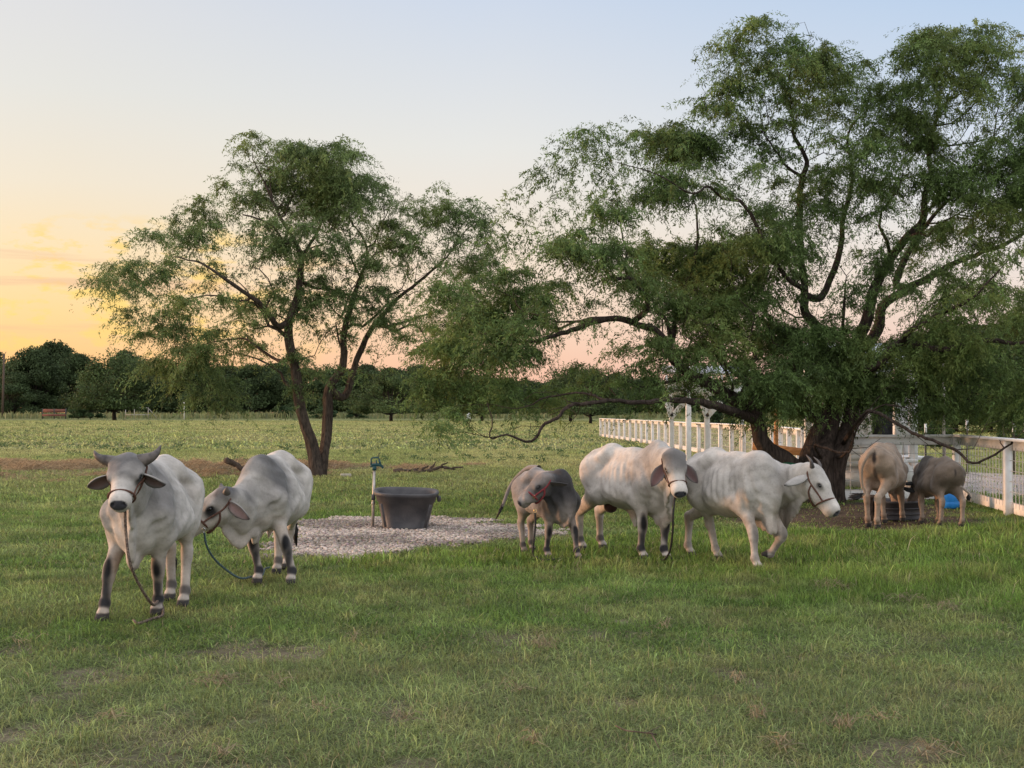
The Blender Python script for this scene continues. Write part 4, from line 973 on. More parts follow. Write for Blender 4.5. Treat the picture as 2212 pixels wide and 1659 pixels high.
def tree(name_, label, baseY, limbs, blobs, tipr=.0055, pexp=1.95, nleaf=100000, leaf=(.085, .017), seed=1, depth=3.0, dens=1.0, trunk_r=None, leafcol=(.070, .125, .034), bark_s=1.0, droop=.8, group=None, per_spray=46, bark=None, base=None, wmin=.08):
    global rng
    rng = np.random.default_rng(seed); r_ = random.Random(seed)
    skel, par, fixr = [], [], []
    names = {}
    for nm_, (start, pts) in limbs.items():
        P3 = [W(p[0], p[1], baseY+(p[2] if len(p) > 2 else 0)) for p in pts]; rr = [p[3] if len(p) > 3 else 0 for p in pts]
        if start is not None:
            a = names[start[0]]; arr = np.array([skel[i] for i in a]); q = np.array(P3[0]); j = a[int(np.argmin(np.linalg.norm(arr-q, axis=1)))]
            P3 = [Vector(skel[j])] + P3; rr = [min(fixr[j], rr[0]*1.5)] + rr
        P3 = [p if i < 2 else p + Vector(tuple(rng.normal(0, .045, 3))) for i, p in enumerate(P3)]
        m = 4; sm = smooth_path(P3, m); rs = np.interp(np.arange(len(sm))/m, range(len(rr)), rr)
        ids = []
        prev = -1
        for k, p in enumerate(sm):
            if k == 0 and start is not None: prev = j; continue
            pp = np.array(p) + (rng.normal(0, .007, 3) if k > 4 else 0)
            skel.append(pp); par.append(prev); fixr.append(rs[k]); prev = len(skel)-1; ids.append(prev)
        names[nm_] = ids
    # crown points in clumps
    mpp = baseY/FPX; pts = []
    for b in blobs:
        cx, cy, rx, ry = b[:4]; dz = b[4] if len(b) > 4 else rng.uniform(-.35, .35)*depth; dn = (b[5] if len(b) > 5 else 1.0)*((.70 if (cx < 1500 and cy > 585) else (1.7 if cx < 1540 else (.8 if cy < 700 else 1))) if baseY < 30 else 1)
        area = rx*ry*mpp*mpp; n = max(4, int(area*dens*dn*75.0)); rd = min(depth, max(.5, (rx+ry)*.5*mpp*1.3)); rx = rx*1.16; ry = ry*1.16
        v = rng.normal(0, 1, (n, 3)); v /= np.linalg.norm(v, axis=1)[:, None]; v *= (rng.random(n)**.36*rng.uniform(.75, 1.15, n))[:, None]
        for q in v: pts.append(tuple(W(cx+q[0]*rx, cy+q[1]*ry, baseY+dz+q[2]*rd)))
    dead = []
    for nm_, ids in names.items():
        isd = nm_[0] == 'D'
        for i_ in ids[3:]:
            if nm_ == 'S1b' and skel[i_][0] > W(1420, 0, baseY).x: continue
            if isd or nm_ == 'S1b': dead.append(skel[i_])
            if fixr[i_] < .085 and rng.random() < (.45 if isd else .6):
                v = rng.normal(0, 1, 3); v[2] = abs(v[2])*.6 - .15; v /= np.linalg.norm(v); pts.append(tuple(skel[i_] + v*rng.uniform(.25, .55 if isd else .95)))
    N0 = len(skel)
    A, par = grow(skel, par, fixr, pts)
    n = len(A); kids = np.zeros(n, int)
    for p in par:
        if p >= 0: kids[p] += 1
    acc = np.where(kids == 0, tipr**pexp, 0.0)
    order = np.argsort(-np.arange(n))
    for i in order:
        if acc[i] == 0: acc[i] = tipr**pexp
        if par[i] >= 0: acc[par[i]] += acc[i]
    rad = acc**(1/pexp)
    for i in range(N0):
        if fixr[i] > 0: rad[i] = max(min(rad[i], fixr[i]*1.1), fixr[i])
    for i in range(N0, n): rad[i] = min(rad[i], .8*rad[par[i]])
    bp = base if base is not None else A[0]
    root = empty(name_, (bp[0], bp[1], 0), label, 'tree', group); off = np.array((bp[0], bp[1], 0))
    # trunk with buttress, limbs
    A0 = A - off
    branch_mesh(A0, par, rad, bark).build('branches', M['bark'], root, smooth=True, col=True)
    # leaves: drooping sprays at the twigs
    tips = np.where((np.arange(n) >= N0) & (rad < .016))[0]
    if dead:
        D_ = np.array(dead); dm = np.min(np.linalg.norm(A[tips][:, None]-D_[None], axis=2), axis=1) > .62; tips = tips[dm]
    cl = fbm(A[tips, 0]*1.0+A[tips, 1]*.7+seed, A[tips, 2]*1.1+A[tips, 1]*.5, 3)
    wgt = (kids[tips] == 0)*1.0 + .12; wgt = wgt*(wmin+1.3*sstep(.42, .59, cl)); wgt /= wgt.sum()
    ns = nleaf//per_spray
    sp = rng.choice(tips, ns, p=wgt)
    o = A0[sp] + rng.normal(0, .05, (ns, 3))
    az = rng.uniform(0, 2*math.pi, ns); outv = np.stack([np.cos(az), np.sin(az), rng.uniform(-.3, .7, ns)], 1)
    Ls = rng.uniform(.20, .72, ns)*(leaf[0]/.072)
    t = rng.random((ns, per_spray))
    c = o[:, None] + outv[:, None]*(t*Ls[:, None])[..., None]
    c[..., 2] -= droop*(t**1.7)*Ls[:, None]
    c += rng.normal(0, .019, c.shape)*(leaf[0]/.068)
    c = c.reshape(-1, 3); m = len(c)
    d = np.repeat(outv, per_spray, 0)*.5 + rng.normal(0, .6, (m, 3)); d[:, 2] -= .95*droop; d /= np.linalg.norm(d, axis=1)[:, None]
    e = np.cross(d, rng.normal(0, 1, (m, 3))); e /= np.linalg.norm(e, axis=1)[:, None]
    q_ = np.repeat(rng.uniform(.65, 1.35, ns), per_spray); ll = leaf[0]*rng.uniform(.5, 1.3, m)*q_; lw = leaf[1]*rng.uniform(.6, 1.3, m)*q_
    V = np.stack([c, c+d*(ll*.45)[:, None]-e*(lw*.5)[:, None], c+d*ll[:, None], c+d*(ll*.45)[:, None]+e*(lw*.5)[:, None]], 1)
    cc = np.array(leafcol)[None]*np.repeat(rng.uniform(.50, 1.6, (ns, 1)), per_spray, 0)*rng.uniform(.75, 1.25, (m, 1))
    hue = np.repeat(rng.random(ns), per_spray)[:, None]*sstep(.4, .65, fbm(c[:, 0]*.7+9, c[:, 2]*.7, 3))[:, None]
    cc = cc*(1-hue*.55) + np.array((.26, .29, .07))*hue*.55
    ob = mesh_np('foliage', V.reshape(-1, 3), np.arange(m*4).reshape(-1, 4), M['leaf'], root, col=np.repeat(cc, 4, 0), smooth=False)
    rng = np.random.default_rng(seed+99)
    print(name_, 'nodes', n, 'leaves', m)
    return root
def big_trees():
    L1 = {
     'L': (None, [(686,1034,0,0.208),(680,1000,0,0.160),(672,963,0,0.152),(652,884,0,0.132),(636,800,0,0.120),(628,712,-.2,0.104),(638,645,-.3,0.080),(649,570,-.3,0.064),(638,520,-.4,0.052),(612,468,-.5,0.040),(580,395,-.6,0.024),(552,345,-.6,0.010)]),
     'R': (None, [(690,1034,.1,0.176),(697,1000,.2,0.136),(705,930,.4,0.128),(714,850,.5,0.116),(737,800,.6,0.096),(745,730,.6,0.080),(756,660,.6,0.068),(778,600,.7,0.048),(796,553,.8,0.036),(782,516,.8,0.024),(762,484,.8,0.016)]),
     'L1': (('L',), [(600,704,-.5,0.068),(570,664,-1.0,0.060),(535,634,-1.3,0.052),(479,600,-1.8,0.036),(442,567,-2.0,0.024),(380,552,-2.2,0.012)]),
     'L2': (('L',), [(600,778,.6,0.040),(560,748,1.0,0.032),(520,732,1.4,0.024),(455,738,1.8,0.012)]),
     'L3': (('L',), [(615,525,-1,0.036),(586,488,-1.4,0.028),(525,470,-1.8,0.016)]),
     'L4': (('L',), [(645,660,.6,0.068),(649,614,.8,0.060),(661,544,1.0,0.048),(689,490,1.2,0.032),(712,428,1.4,0.020),(728,358,1.5,0.010)]),
     'L5': (('L',), [(680,622,.8,0.036),(712,625,1.2,0.028),(754,651,1.5,0.016)]),
     'R1': (('R',), [(745,856,.8,0.088),(777,777,.9,0.080),(803,724,1.0,0.068),(847,651,1.1,0.048),(903,609,1.2,0.036),(963,553,1.4,0.024),(1010,498,1.6,0.012)]),
     'R2': (('R1',), [(840,705,.4,0.040),(890,690,0,0.028),(950,668,-.4,0.014)]),
     'R3': (('R1',), [(850,715,1.8,0.036),(895,707,2.2,0.024),(930,760,2.6,0.011)]),
     'R4': (('R',), [(740,722,1.2,0.032),(728,745,.3,0.024),(724,700,.2,0.016)]),
     'L6': (('L1',), [(520,650,-1.0,0.024),(450,640,-1.4,0.018),(370,655,-1.6,0.010)]),
    }
    B1 = [(575,335,70,42),(640,345,55,45),(720,355,80,50),(690,420,90,60),(775,420,70,55),(600,420,80,50),(540,430,60,45,0,.7),(470,465,70,42),(410,500,45,40),(365,530,60,45),(310,590,70,40),(270,620,45,30),(330,650,75,40),(420,600,75,40,0,.6),(395,690,65,35),(350,715,50,30,0,.6),(440,750,60,40),(385,790,60,40,0,.7),(480,790,50,35,0,.5),(520,560,80,45,0,.45),(560,520,70,50,0,.7),(660,500,90,60),(740,490,70,60),(830,500,60,50),(850,440,45,40),(960,450,60,45),(1000,480,60,50),(1010,540,50,60),(950,530,70,50),(900,600,60,50,0,.6),(960,620,70,50,0,.6),(860,560,60,45,0,.7),(800,640,70,40,0,.6),(880,690,70,40,0,.5),(930,720,50,40,0,.5),(850,740,50,35,0,.35),(700,670,80,40,0,.55),(740,600,60,40,0,.5),(600,620,60,45,0,.35),(640,840,40,40,0,.45),(650,780,50,35,0,.4),(560,700,60,30,0,.35),(500,680,60,35,0,.45),(690,560,70,45,0,.6),(430,830,50,30,0,.4),(480,850,34,30,0,.5),(1040,500,30,30,0,.7),(780,555,60,45,0,.6),(840,800,40,30,0,.25)]
    tree('mesquite_tree', 'tall twin-trunked mesquite tree rising behind the gravel pad', 34.9, L1, B1, nleaf=225000, seed=11, bark=(.085, .062, .048), leafcol=(.125, .175, .060), depth=3.6, dens=1.15, leaf=(.088, .0205))
    L2 = {
     'S1': (None, [(1752,1092,0,0.292),(1728,1040,0,0.206),(1698,1000,-.1,0.172),(1663,950,-.2,0.137),(1628,902,-.3,0.130),(1590,864,-.4,0.119),(1531,824,-.6,0.101),(1480,798,-.7,0.086),(1450,765,-.8,0.072),(1424,719,-1.0,0.061),(1385,709,-1.2,0.054),(1338,703,-1.3,0.050),(1287,694,-1.5,0.047),(1236,703,-1.6,0.040),(1196,721,-1.7,0.036),(1155,732,-1.8,0.025),(1067,740,-2,0.013)]),
     'S1b': (('S1',), [(1634,908,-.35,0.100),(1604,893,-.7,0.079),(1545,883,-1.4,0.072),(1510,873,-1.6,0.061),(1475,862,-1.9,0.050),(1430,862,-2.2,0.040),(1380,872,-2.4,0.036),(1330,874,-2.6,0.032),(1270,877,-2.8,0.030),(1230,887,-2.9,0.029),(1196,901,-3,0.026),(1169,920,-3,0.023),(1143,942,-3,0.020),(1101,939,-3,0.016),(1064,935,-3,0.012),(1054,908,-3,0.009),(1052,877,-3,0.006)]),
     'S1c': (('S1b',), [(1300,862,-2.5,0.022),(1250,845,-2.4,0.018),(1180,858,-2.3,0.014),(1120,872,-2.3,0.009),(1050,868,-2.2,0.004)]),
     'S1d': (('S1',), [(1400,660,-1.6,0.040),(1361,603,-1.8,0.032),(1314,598,-2,0.025),(1290,560,-2,0.020),(1219,525,-2,0.009)]),
     'S1e': (('S1d',), [(1348,576,-1.6,0.025),(1351,545,-1.5,0.020),(1334,500,-1.4,0.013),(1340,440,-1.4,0.007)]),
     'S1f': (('S1',), [(1456,720,-.2,0.043),(1470,650,.2,0.036),(1500,560,.5,0.029),(1510,480,.6,0.018),(1497,412,.6,0.011)]),
     'S2': (None, [(1775,1095,.1,0.310),(1770,1040,.1,0.232),(1775,990,.1,0.189),(1787,940,.2,0.137),(1797,890,.3,0.119),(1792,820,.4,0.108),(1775,750,.5,0.101),(1762,710,.5,0.094),(1744,676,.5,0.079),(1735,630,.5,0.072),(1728,560,.5,0.065),(1722,480,.5,0.058),(1727,400,.5,0.050),(1738,340,.4,0.040),(1715,290,.3,0.032),(1714,250,.3,0.025),(1698,200,.2,0.014)]),
     'S7': (None, [(1738,1096,0,0.258),(1744,1015,0,0.189),(1762,950,.05,0.122),(1788,900,.1,0.094),(1806,850,.1,0.072),(1812,780,.1,0.050),(1822,720,.1,0.032),(1830,650,0,0.020),(1822,590,-.1,0.007)]),
     'S2b': (('S2',), [(1700,600,-.4,0.036),(1650,520,-.8,0.032),(1610,440,-1,0.029),(1566,432,-1.2,0.025),(1528,416,-1.4,0.020),(1490,410,-1.6,0.014),(1430,380,-1.8,0.010),(1330,350,-2,0.006)]),
     'S2c': (('S2',), [(1775,640,.9,0.065),(1810,560,1.1,0.054),(1830,470,1.2,0.043),(1840,400,1.2,0.036),(1836,350,1.2,0.029),(1826,302,1.2,0.023),(1848,270,1.2,0.017),(1870,240,1.2,0.011)]),
     'S2d': (('S2',), [(1700,360,.2,0.022),(1670,320,.1,0.016),(1640,280,0,0.009)]),
     'S3': (None, [(1795,1092,.3,0.275),(1800,1030,.3,0.206),(1812,970,.3,0.144),(1828,920,.4,0.130),(1843,870,.4,0.122),(1848,800,.5,0.115),(1850,745,.5,0.108),(1862,690,.5,0.101),(1885,640,.5,0.094),(1915,575,.5,0.083),(1952,516,.5,0.072),(1990,475,.5,0.061),(1996,420,.5,0.050),(2009,385,.5,0.043),(2012,320,.5,0.032),(2020,250,.5,0.022),(2030,180,.5,0.011)]),
     'S4': (('S3',), [(1872,745,.9,0.101),(1895,705,1.1,0.094),(1915,663,1.2,0.086),(1956,628,1.3,0.072),(1998,604,1.4,0.065),(2051,575,1.5,0.054),(2108,546,1.6,0.043),(2185,520,1.7,0.036),(2260,480,1.8,0.022),(2330,430,1.8,0.011)]),
     'S4b': (('S4',), [(1935,610,1.4,0.065),(1960,550,1.5,0.054),(1990,500,1.6,0.043),(2050,440,1.7,0.032),(2100,380,1.8,0.025),(2140,300,1.9,0.014),(2150,230,1.9,0.009)]),
     'S5': (('S3',), [(1872,800,-.2,0.086),(1905,770,-.5,0.079),(1940,742,-.7,0.072),(1985,745,-.9,0.065),(2050,755,-1.2,0.050),(2130,740,-1.4,0.040),(2210,740,-1.6,0.029),(2300,720,-1.8,0.014)]),
     'S6': (('S5',), [(1960,720,-1.2,0.040),(2020,680,-1.6,0.036),(2090,640,-2,0.029),(2150,600,-2.2,0.014)]),
     'D1': (('S3',), [(1862,900,-1.4,0.029),(1894,904,-1.8,0.027),(1935,916,-2.2,0.026),(1974,939,-2.5,0.026),(2016,960,-2.8,0.024),(2061,970,-3,0.023),(2103,981,-3.1,0.020),(2138,977,-3.2,0.017),(2176,967,-3.2,0.013),(2190,945,-3.2,0.009),(2206,926,-3.2,0.004)]),
     'D2': (('D1',), [(2160,955,-3.2,0.007),(2163,935,-3.2,0.004)]),
     'D3': (('S3',), [(1820,985,-.8,0.022),(1840,960,-1.2,0.019),(1858,920,-1.6,0.016),(1900,880,-1.9,0.012),(1960,880,-2.5,0.007)]),
     'D4': (('S2',), [(1760,962,-.8,0.024),(1790,970,-1.1,0.022),(1835,966,-1.4,0.019),(1850,940,-1.6,0.013),(1870,915,-2.5,0.009)]),
    }
    B2 = [(1455,745,45,35,-1.6,1.0),(1505,700,50,40,-1.4,1.0),(1545,775,45,30,-1.5,.9),(1295,545,45,35,-2,.5),(1225,520,45,30,-2,.6),(1340,450,45,35,-1.4,.6),(1060,735,50,35,-2,.9),(1120,710,50,25,-2,.8),(1470,395,55,35,-1.5,.7),(1290,290,40,22),(1230,335,70,40),(1330,325,75,45),(1415,300,60,30),(1470,320,60,40),(1180,395,60,45),(1280,395,90,45),(1390,395,75,45),(1470,395,55,35),(1130,455,45,45),(1180,490,55,35,0,.6),(1110,500,25,25,0,.6),(1310,470,50,30,0,.4),(1520,300,40,30,0,.7),(1550,225,45,30),(1575,250,40,30),
     (1600,105,45,45),(1640,60,40,25),(1640,130,60,50),(1590,170,50,40),(1700,110,45,40),(1748,60,28,26,0,.7),(1720,170,70,60),(1790,120,40,50,0,.8),(1800,190,60,60),(1860,200,50,50),(1840,150,30,30,0,.7),(1900,240,60,50),(1640,285,40,45),(1620,330,45,30,0,.7),(1700,240,60,40,0,.7),(1660,360,60,40,0,.5),
     (1985,120,50,45),(2060,95,70,40),(2130,100,60,45),(2200,110,60,50),(1980,200,50,60),(2060,190,80,60),(2150,200,80,70),(2220,220,60,80),(1960,290,55,50,0,.8),(2060,290,90,60),(2170,310,90,70),(1880,330,80,60),(1800,310,50,50,0,.8),(1790,400,80,60),(1890,420,70,50,0,.7),(2000,380,60,50,0,.6),(2100,400,90,60),(2200,420,80,80),(1740,450,60,45,0,.8),(1640,430,60,35,0,.6),
     (1590,520,80,50),(1520,560,70,50),(1440,555,75,45),(1400,600,50,35,0,.7),(1670,520,80,55),(1740,550,60,50,0,.7),(1620,600,90,60),(1520,640,85,60),(1440,660,60,40),(1700,640,60,60,0,.7),(1600,680,80,50),(1830,500,50,50,0,.5),(1960,500,50,40,0,.5),(2080,500,80,50,0,.7),(2190,540,80,80),(1900,560,50,40,0,.4),(2100,600,80,50),(2190,660,80,60),(2030,660,70,40,0,.7),
     (1070,615,65,45),(1140,620,65,40),(1010,680,70,55),(970,630,40,35),(1090,690,80,45),(1160,670,60,35),(970,745,60,45),(1050,760,80,50),(1130,770,60,40,0,.7),(945,830,45,40),(1010,830,70,45),(1090,830,60,35,0,.7),(1200,790,50,35,0,.6),(1190,850,60,25,0,.8),(1270,820,80,32),(1350,820,80,32),(1430,815,70,40),(1350,865,60,20,0,.7),(1320,745,50,30,1.5,.3),(1400,765,60,35,1.5,.4),(1260,640,40,30,0,.4),(1220,560,35,25,0,.35),(1500,740,60,45,0,.8),(1450,850,50,25,0,.8),
     (1560,740,60,45),(1640,740,80,60),(1720,740,80,60),(1620,810,60,45),(1700,820,80,55),(1790,800,90,60),(1660,870,60,35,0,.8),(1740,880,60,35),(1820,860,80,45),(1880,820,80,50),(1960,800,90,60),(1900,870,70,35),(2050,770,90,55),(2140,760,90,60),(2210,780,60,80),(1990,860,90,35),(2080,850,90,50),(2170,860,80,50),(2230,850,60,70),(1820,720,60,40,0,.5),(2000,720,70,40,0,.7),(2230,600,50,80),(2260,350,60,100),(1560,800,50,35,0,.7),(1490,800,50,35,0,.8)]
    tree('mesquite_tree', 'largest mesquite tree with several dark leaning trunks behind the horned white cow', 24.7, L2, B2, nleaf=760000, seed=23, bark=(.062, .045, .036), leafcol=(.105, .160, .048), depth=2.9, dens=1.7, leaf=(.070, .0168), tipr=.0052)
if want('trees'): big_trees()

# ------------------------------------------------------------------ far trees, built from a few kinds and copied
def far_tree_mesh(seed, h, w, ncl=26, nleaf=9000, leafs=.42, col=(.060, .092, .038), drape=.0, trunk_h=.18, r_base=.28, open_=.0):
    r = np.random.default_rng(seed)
    mb = MB(); tips = []
    nb = 3 + int(r.integers(0, 3))
    mb.tube([(0, 0, -.2), (r.normal(0, .05)*w*.1, 0, trunk_h*h*.6), (r.normal(0,.1), r.normal(0,.1), trunk_h*h)], [r_base*1.2, r_base, r_base*.85], 8, col=BARKC)
    cl = []
    for i in range(ncl):
        t = r.random(); a = r.uniform(0, 2*math.pi); zz = trunk_h*h + (h-trunk_h*h)*(t*.92)
        prof = math.sin(math.pi*min(1, .18+.82*t)**.9)**.6; rr = w*.5*prof*(.35+.65*r.random()**.5)*r.uniform(.6, 1.0)
        cl.append((rr*math.cos(a), rr*math.sin(a), zz, r.uniform(.07, .19)*w))
    for (x, y, z, s_) in cl:
        b = np.array((x*.25, y*.25, trunk_h*h*(.8+.2*r.random()) + (z-trunk_h*h)*.3)); e = np.array((x, y, z))
        m1 = (b+e)/2 + r.normal(0, .06*w*.5, 3)
        mb.tube(smooth_path([(0, 0, trunk_h*h*.8), b, m1, e], 3), np.linspace(r_base*.42, .03, 10), 5, col=BARKC)
    tv = mb
    C0 = np.array(cl); k = r.integers(0, ncl, nleaf); v = r.normal(0, 1, (nleaf, 3)); v /= np.linalg.norm(v, axis=1)[:, None]
    rad = C0[k, 3]*(r.random(nleaf)**.4)
    c = C0[k, :3] + v*rad[:, None]*np.array([1.1, 1.1, .75]); c[:, 2] -= drape*r.random(nleaf)*C0[k, 3]
    c[:, 2] = np.maximum(c[:, 2], (.26 if drape else .12)*h*(.5+.5*r.random(nleaf))+.2)
    d = r.normal(0, 1, (nleaf, 3)); d /= np.linalg.norm(d, axis=1)[:, None]; e = np.cross(d, r.normal(0, 1, (nleaf, 3))); e /= np.linalg.norm(e, axis=1)[:, None]
    L = leafs*r.uniform(.5, 1.3, (nleaf, 1)); V = np.stack([c-d*L*.5, c-e*L*.3, c+d*L*.5, c+e*L*.3], 1).reshape(-1, 3)
    cc = np.array(col)*(r.uniform(.65, 1.35, (ncl, 1))[k])*r.uniform(.7, 1.3, (nleaf, 1))
    return tv, V, np.arange(nleaf*4).reshape(-1, 4), np.repeat(cc, 4, 0)
def far_trees():
    kinds = {}
    def kind(nm, **k):
        tv, V, Q, cc = far_tree_mesh(**k)
        root = empty(nm, (0, 0, 0), 'x', 'tree'); t = tv.build('trunk', M['bark'], root, smooth=True, col=True)
        f = mesh_np('crown', V, Q, M['leaf_far'], root, col=cc, smooth=False); kinds[nm+str(k['seed'])] = [root, k['h'], k['w'], False]; return nm+str(k['seed'])
    kd = [kind('dense_tree', seed=s_, h=12., w=14., ncl=46, nleaf=26000, leafs=.45, col=(.062, .088, .036), trunk_h=.10, r_base=.3) for s_ in (1, 2, 3)]
    km = [kind('mesquite_tree', seed=s_, h=7., w=9., ncl=34, nleaf=20000, leafs=.22, col=(.070, .100, .036), drape=1.3, trunk_h=.16, r_base=.17) for s_ in (5, 6)]
    kb = [kind('bush', seed=9, h=4., w=7., ncl=24, nleaf=6000, leafs=.40, col=(.045, .075, .03), trunk_h=.08, r_base=.1)]
    def place(k, px, Y, h, w, label, rz, group=None, z=0, cat='tree'):
        root, h0, w0, used = kinds[k]
        if not used: o = root; kinds[k][3] = True
        else:
            o = root.copy(); COL.objects.link(o)
            for ch in [c for c in bpy.data.objects if c.parent == root]:
                c2 = ch.copy(); COL.objects.link(c2); c2.parent = o
        o.location = ((px-CXP)/FPX*Y, Y, z); o.rotation_euler = (0, 0, rz); o.scale = (w/w0, w/w0, h/h0)
        o['label'] = label; o['category'] = cat
        if group: o['group'] = group
    # the belt of woodland beyond the pasture, tree by tree (px, Y, top py, width m)
    hz = lambda py, Y: (890-py)/FPX*Y + 1.6
    G1 = 'trees of the belt beyond the pasture'
    belt = [(-40,420,745,20,'dark tree cut by the left edge of the belt'),(25,400,808,18,'low dark tree behind the thin utility pole'),(75,410,752,20,'tall rounded dark tree near the left end of the belt'),(118,430,738,22,'tallest domed tree of the belt, near the left end'),(165,420,760,20,'rounded dark tree right of the tallest dome in the belt'),(215,430,790,22,'dark tree behind the lone pasture mesquite on the left'),(270,425,765,18,'dark tree filling the belt right of the lone mesquite'),(320,440,800,22,'low dark tree in the dip of the belt left of the twin-trunk tree'),(372,430,795,22,'dark tree under the left branches of the twin-trunk tree'),(430,425,783,22,'rounded dark tree under the twin-trunk crown, left of its stems'),(490,440,785,24,'broad dark tree in the belt, seen left of the twin trunks'),(545,430,778,20,'dark tree just left of the twin trunks'),(600,440,790,22,'dark tree directly behind the left stem of the twin trunks'),(665,430,798,22,'dark tree seen between the twin trunks'),(725,440,796,22,'dark tree directly behind the right stem of the twin trunks'),(790,430,785,22,'dark tree right of the twin trunks'),(850,440,788,22,'dark tree behind the middle pasture mesquite'),(905,430,795,20,'dark tree between the twin-trunk tree and the big tree'),(960,440,805,22,'dark tree behind the first hanging boughs of the big tree'),(1020,430,812,22,'low dark tree behind the hanging boughs of the big tree'),(1080,440,815,22,'low dark tree seen under the long bare bough'),(1140,430,818,20,'dark tree above the elbow of the drooping bare branch'),(1200,440,812,22,'dark tree behind the small branching mesquite right of centre'),(1260,430,815,22,'dark tree above the far end of the white fence'),(1330,440,812,22,'dark tree behind the far fence stretch'),(1400,430,815,22,'dark tree left of the white pergola'),(1465,440,812,22,'dark tree behind the white pergola posts'),(1530,430,815,22,'dark tree right of the white pergola'),(1600,440,810,22,'dark tree behind the sloping left trunk of the big tree'),(1680,430,808,22,'dark tree behind the forked pole'),(1760,440,805,24,'dark tree behind the thick trunks'),(1840,430,800,24,'dark tree behind the white cabin')]
    for i, (px, Y, py, w, lab) in enumerate(belt):
        place(kd[i % 3], px, Y, hz(py+((i*37) % 17)-8, Y), w*1.05, lab, i*1.7, G1)
        
    G3 = 'near woodland on the right behind the wire fence'
    for i, (px, Y, py, w, lab) in enumerate([(1905,120,770,13,'dark tree right behind the white cabin roof'),(1985,115,745,14,'dark tree behind the tall pipe pole, on its left'),(2060,110,720,14,'dark tree just right of the tall pipe pole'),(2135,112,700,15,'big dark tree above the corner of the near fence'),(2215,108,690,15,'dark tree cut by the right edge of the photo'),(2290,110,700,15,'dark tree beyond the right edge')]):
        place(kd[(i+1) % 3], px, Y, hz(py, Y), w, lab, i*2.3+.5, G3)
    G2 = 'lone mesquites standing in the pasture'
    for (k, px, Y, py, w, rz, lab) in [(0,248,267,757,19,.4,'lone bushy mesquite in the pasture at the left, in front of the belt'),(1,845,240,800,15,1.9,'small spreading mesquite with short trunk between the two big trees'),(0,1040,245,808,13,3.6,'small mesquite whose short trunk shows under the boughs, beside a white sign'),(1,1232,235,790,15,5.1,'small multi-stemmed mesquite left of the far fence end'),(1,1275,190,792,11,.9,'small mesquite behind the long bough, nearest the end of the white fence')]:
        place(km[k], px, Y, hz(py, Y), w, lab, rz, G2)
    G4 = 'bushes along the far edge of the pasture'
    for i, (px, Y, py, w, lab) in enumerate([(195,300,868,7,'small round bush left of the lone mesquite'),(170,320,880,5,'low bush beside the red panel'),(700,330,880,7,'low bush just left of the twin trunks at the pasture edge'),(610,340,878,6,'small bush at the pasture edge under the twin-trunk tree'),(770,330,880,6,'small bush at the pasture edge right of the twin trunks'),(1560,120,868,4,'bush between the pergola and the sloping trunk'),(2030,60,905,1.6,'young bush behind the near mesh fence, left one'),(2190,58,905,1.8,'young bush behind the near mesh fence at the right edge')]):
        place(kb[0], px, Y, max(.5, hz(py, Y)), w, lab, i*1.3, G4, cat='bush')
if want('far'): far_trees()

# ------------------------------------------------------------------ fences, pergola, cabin, poles, troughs
def post_between(mb, a, b, w, t): pass
def plank(mb, a, b, hgt, th, bev=.004):
    """a board from a to b (points on its centre line)"""
    a = Vector(a); b = Vector(b); d = b-a; L = d.length; x = d.normalized(); up = Vector((0, 0, 1))
    y = up.cross(x); y = y.normalized() if y.length > 1e-4 else Vector((0, 1, 0)); z = x.cross(y)
    rot = Matrix((x, y, z)).transposed(); mb.box((a+b)/2, (L, th, hgt), rot, bev); return mb
def fence(name, label, pts, H_=1.12, spacing=2.4, pw=.10, group=None, skip_first=False, cell=(.15, .15), wire=.004, bottom=True, H2=None):
    """white timber fence on posts with top board, bottom board and wire mesh"""
    O = Vector((pts[0][0], pts[0][1], 0)); root = empty(name, O, label, 'fence', group)
    P = [Vector((p[0], p[1], 0))-O for p in pts]
    first = True; wires = MB(); tops = MB(); bots = MB(); pmesh = None
    allp = []
    for i in range(len(P)-1):
        a, b = P[i], P[i+1]; d = b-a; L = d.length; n = max(1, round(L/spacing)); u = d/L; s_ = Vector((-u.y, u.x, 0))
        ang = math.atan2(u.y, u.x)
        for k in range(n + (1 if i == len(P)-2 else 0)):
            allp.append((a+u*(L*k/n), ang))
        plank(tops, a+Vector((0,0,H_-.075))-s_*(pw/2+.022), b+Vector((0,0,H_-.075))-s_*(pw/2+.022), .14, .038)
        plank(tops, a+Vector((0,0,H_+.022)), b+Vector((0,0,H_+.022)), .038, pw+.06)
        if bottom: plank(bots, a+Vector((0,0,.10))-s_*(pw/2+.022), b+Vector((0,0,.10))-s_*(pw/2+.022), .17, .038)
        nh = int((H_-.32)/cell[1]); 
        for k in range(nh+1):
            z = .20+k*(H_-.34)/nh
            wires.tube([a+Vector((0,0,z))-s_*.02, b+Vector((0,0,z+rng.normal(0,.004)))-s_*.02], wire, 4, cap=False)
        nv_ = int(L/cell[0])
        for k in range(1, nv_):
            q = a+u*(L*k/nv_)-s_*.014; wires.tube([q+Vector((0,0,.12)), q+Vector((0,0,H_-.10))], wire, 4, cap=False)
    for j, (p, ang) in enumerate(allp):
        if pmesh is None:
            m = MB(); m.box((0, 0, (H_)/2-.05), (pw, pw, H_+.1), None, .006); po = m.build('post', M['white_wood'], root); pmesh = po.data; po.location = p; po.rotation_euler.z = ang
        else:
            po = bpy.data.objects.new('post', pmesh); COL.objects.link(po); po.parent = root; po.location = p; po.rotation_euler.z = ang
    tops.build('top_rail', M['white_wood'], root)
    if bottom: bots.build('bottom_rail', M['white_wood'], root)
    wires.build('wire_mesh', M['wire'], root)
    return root
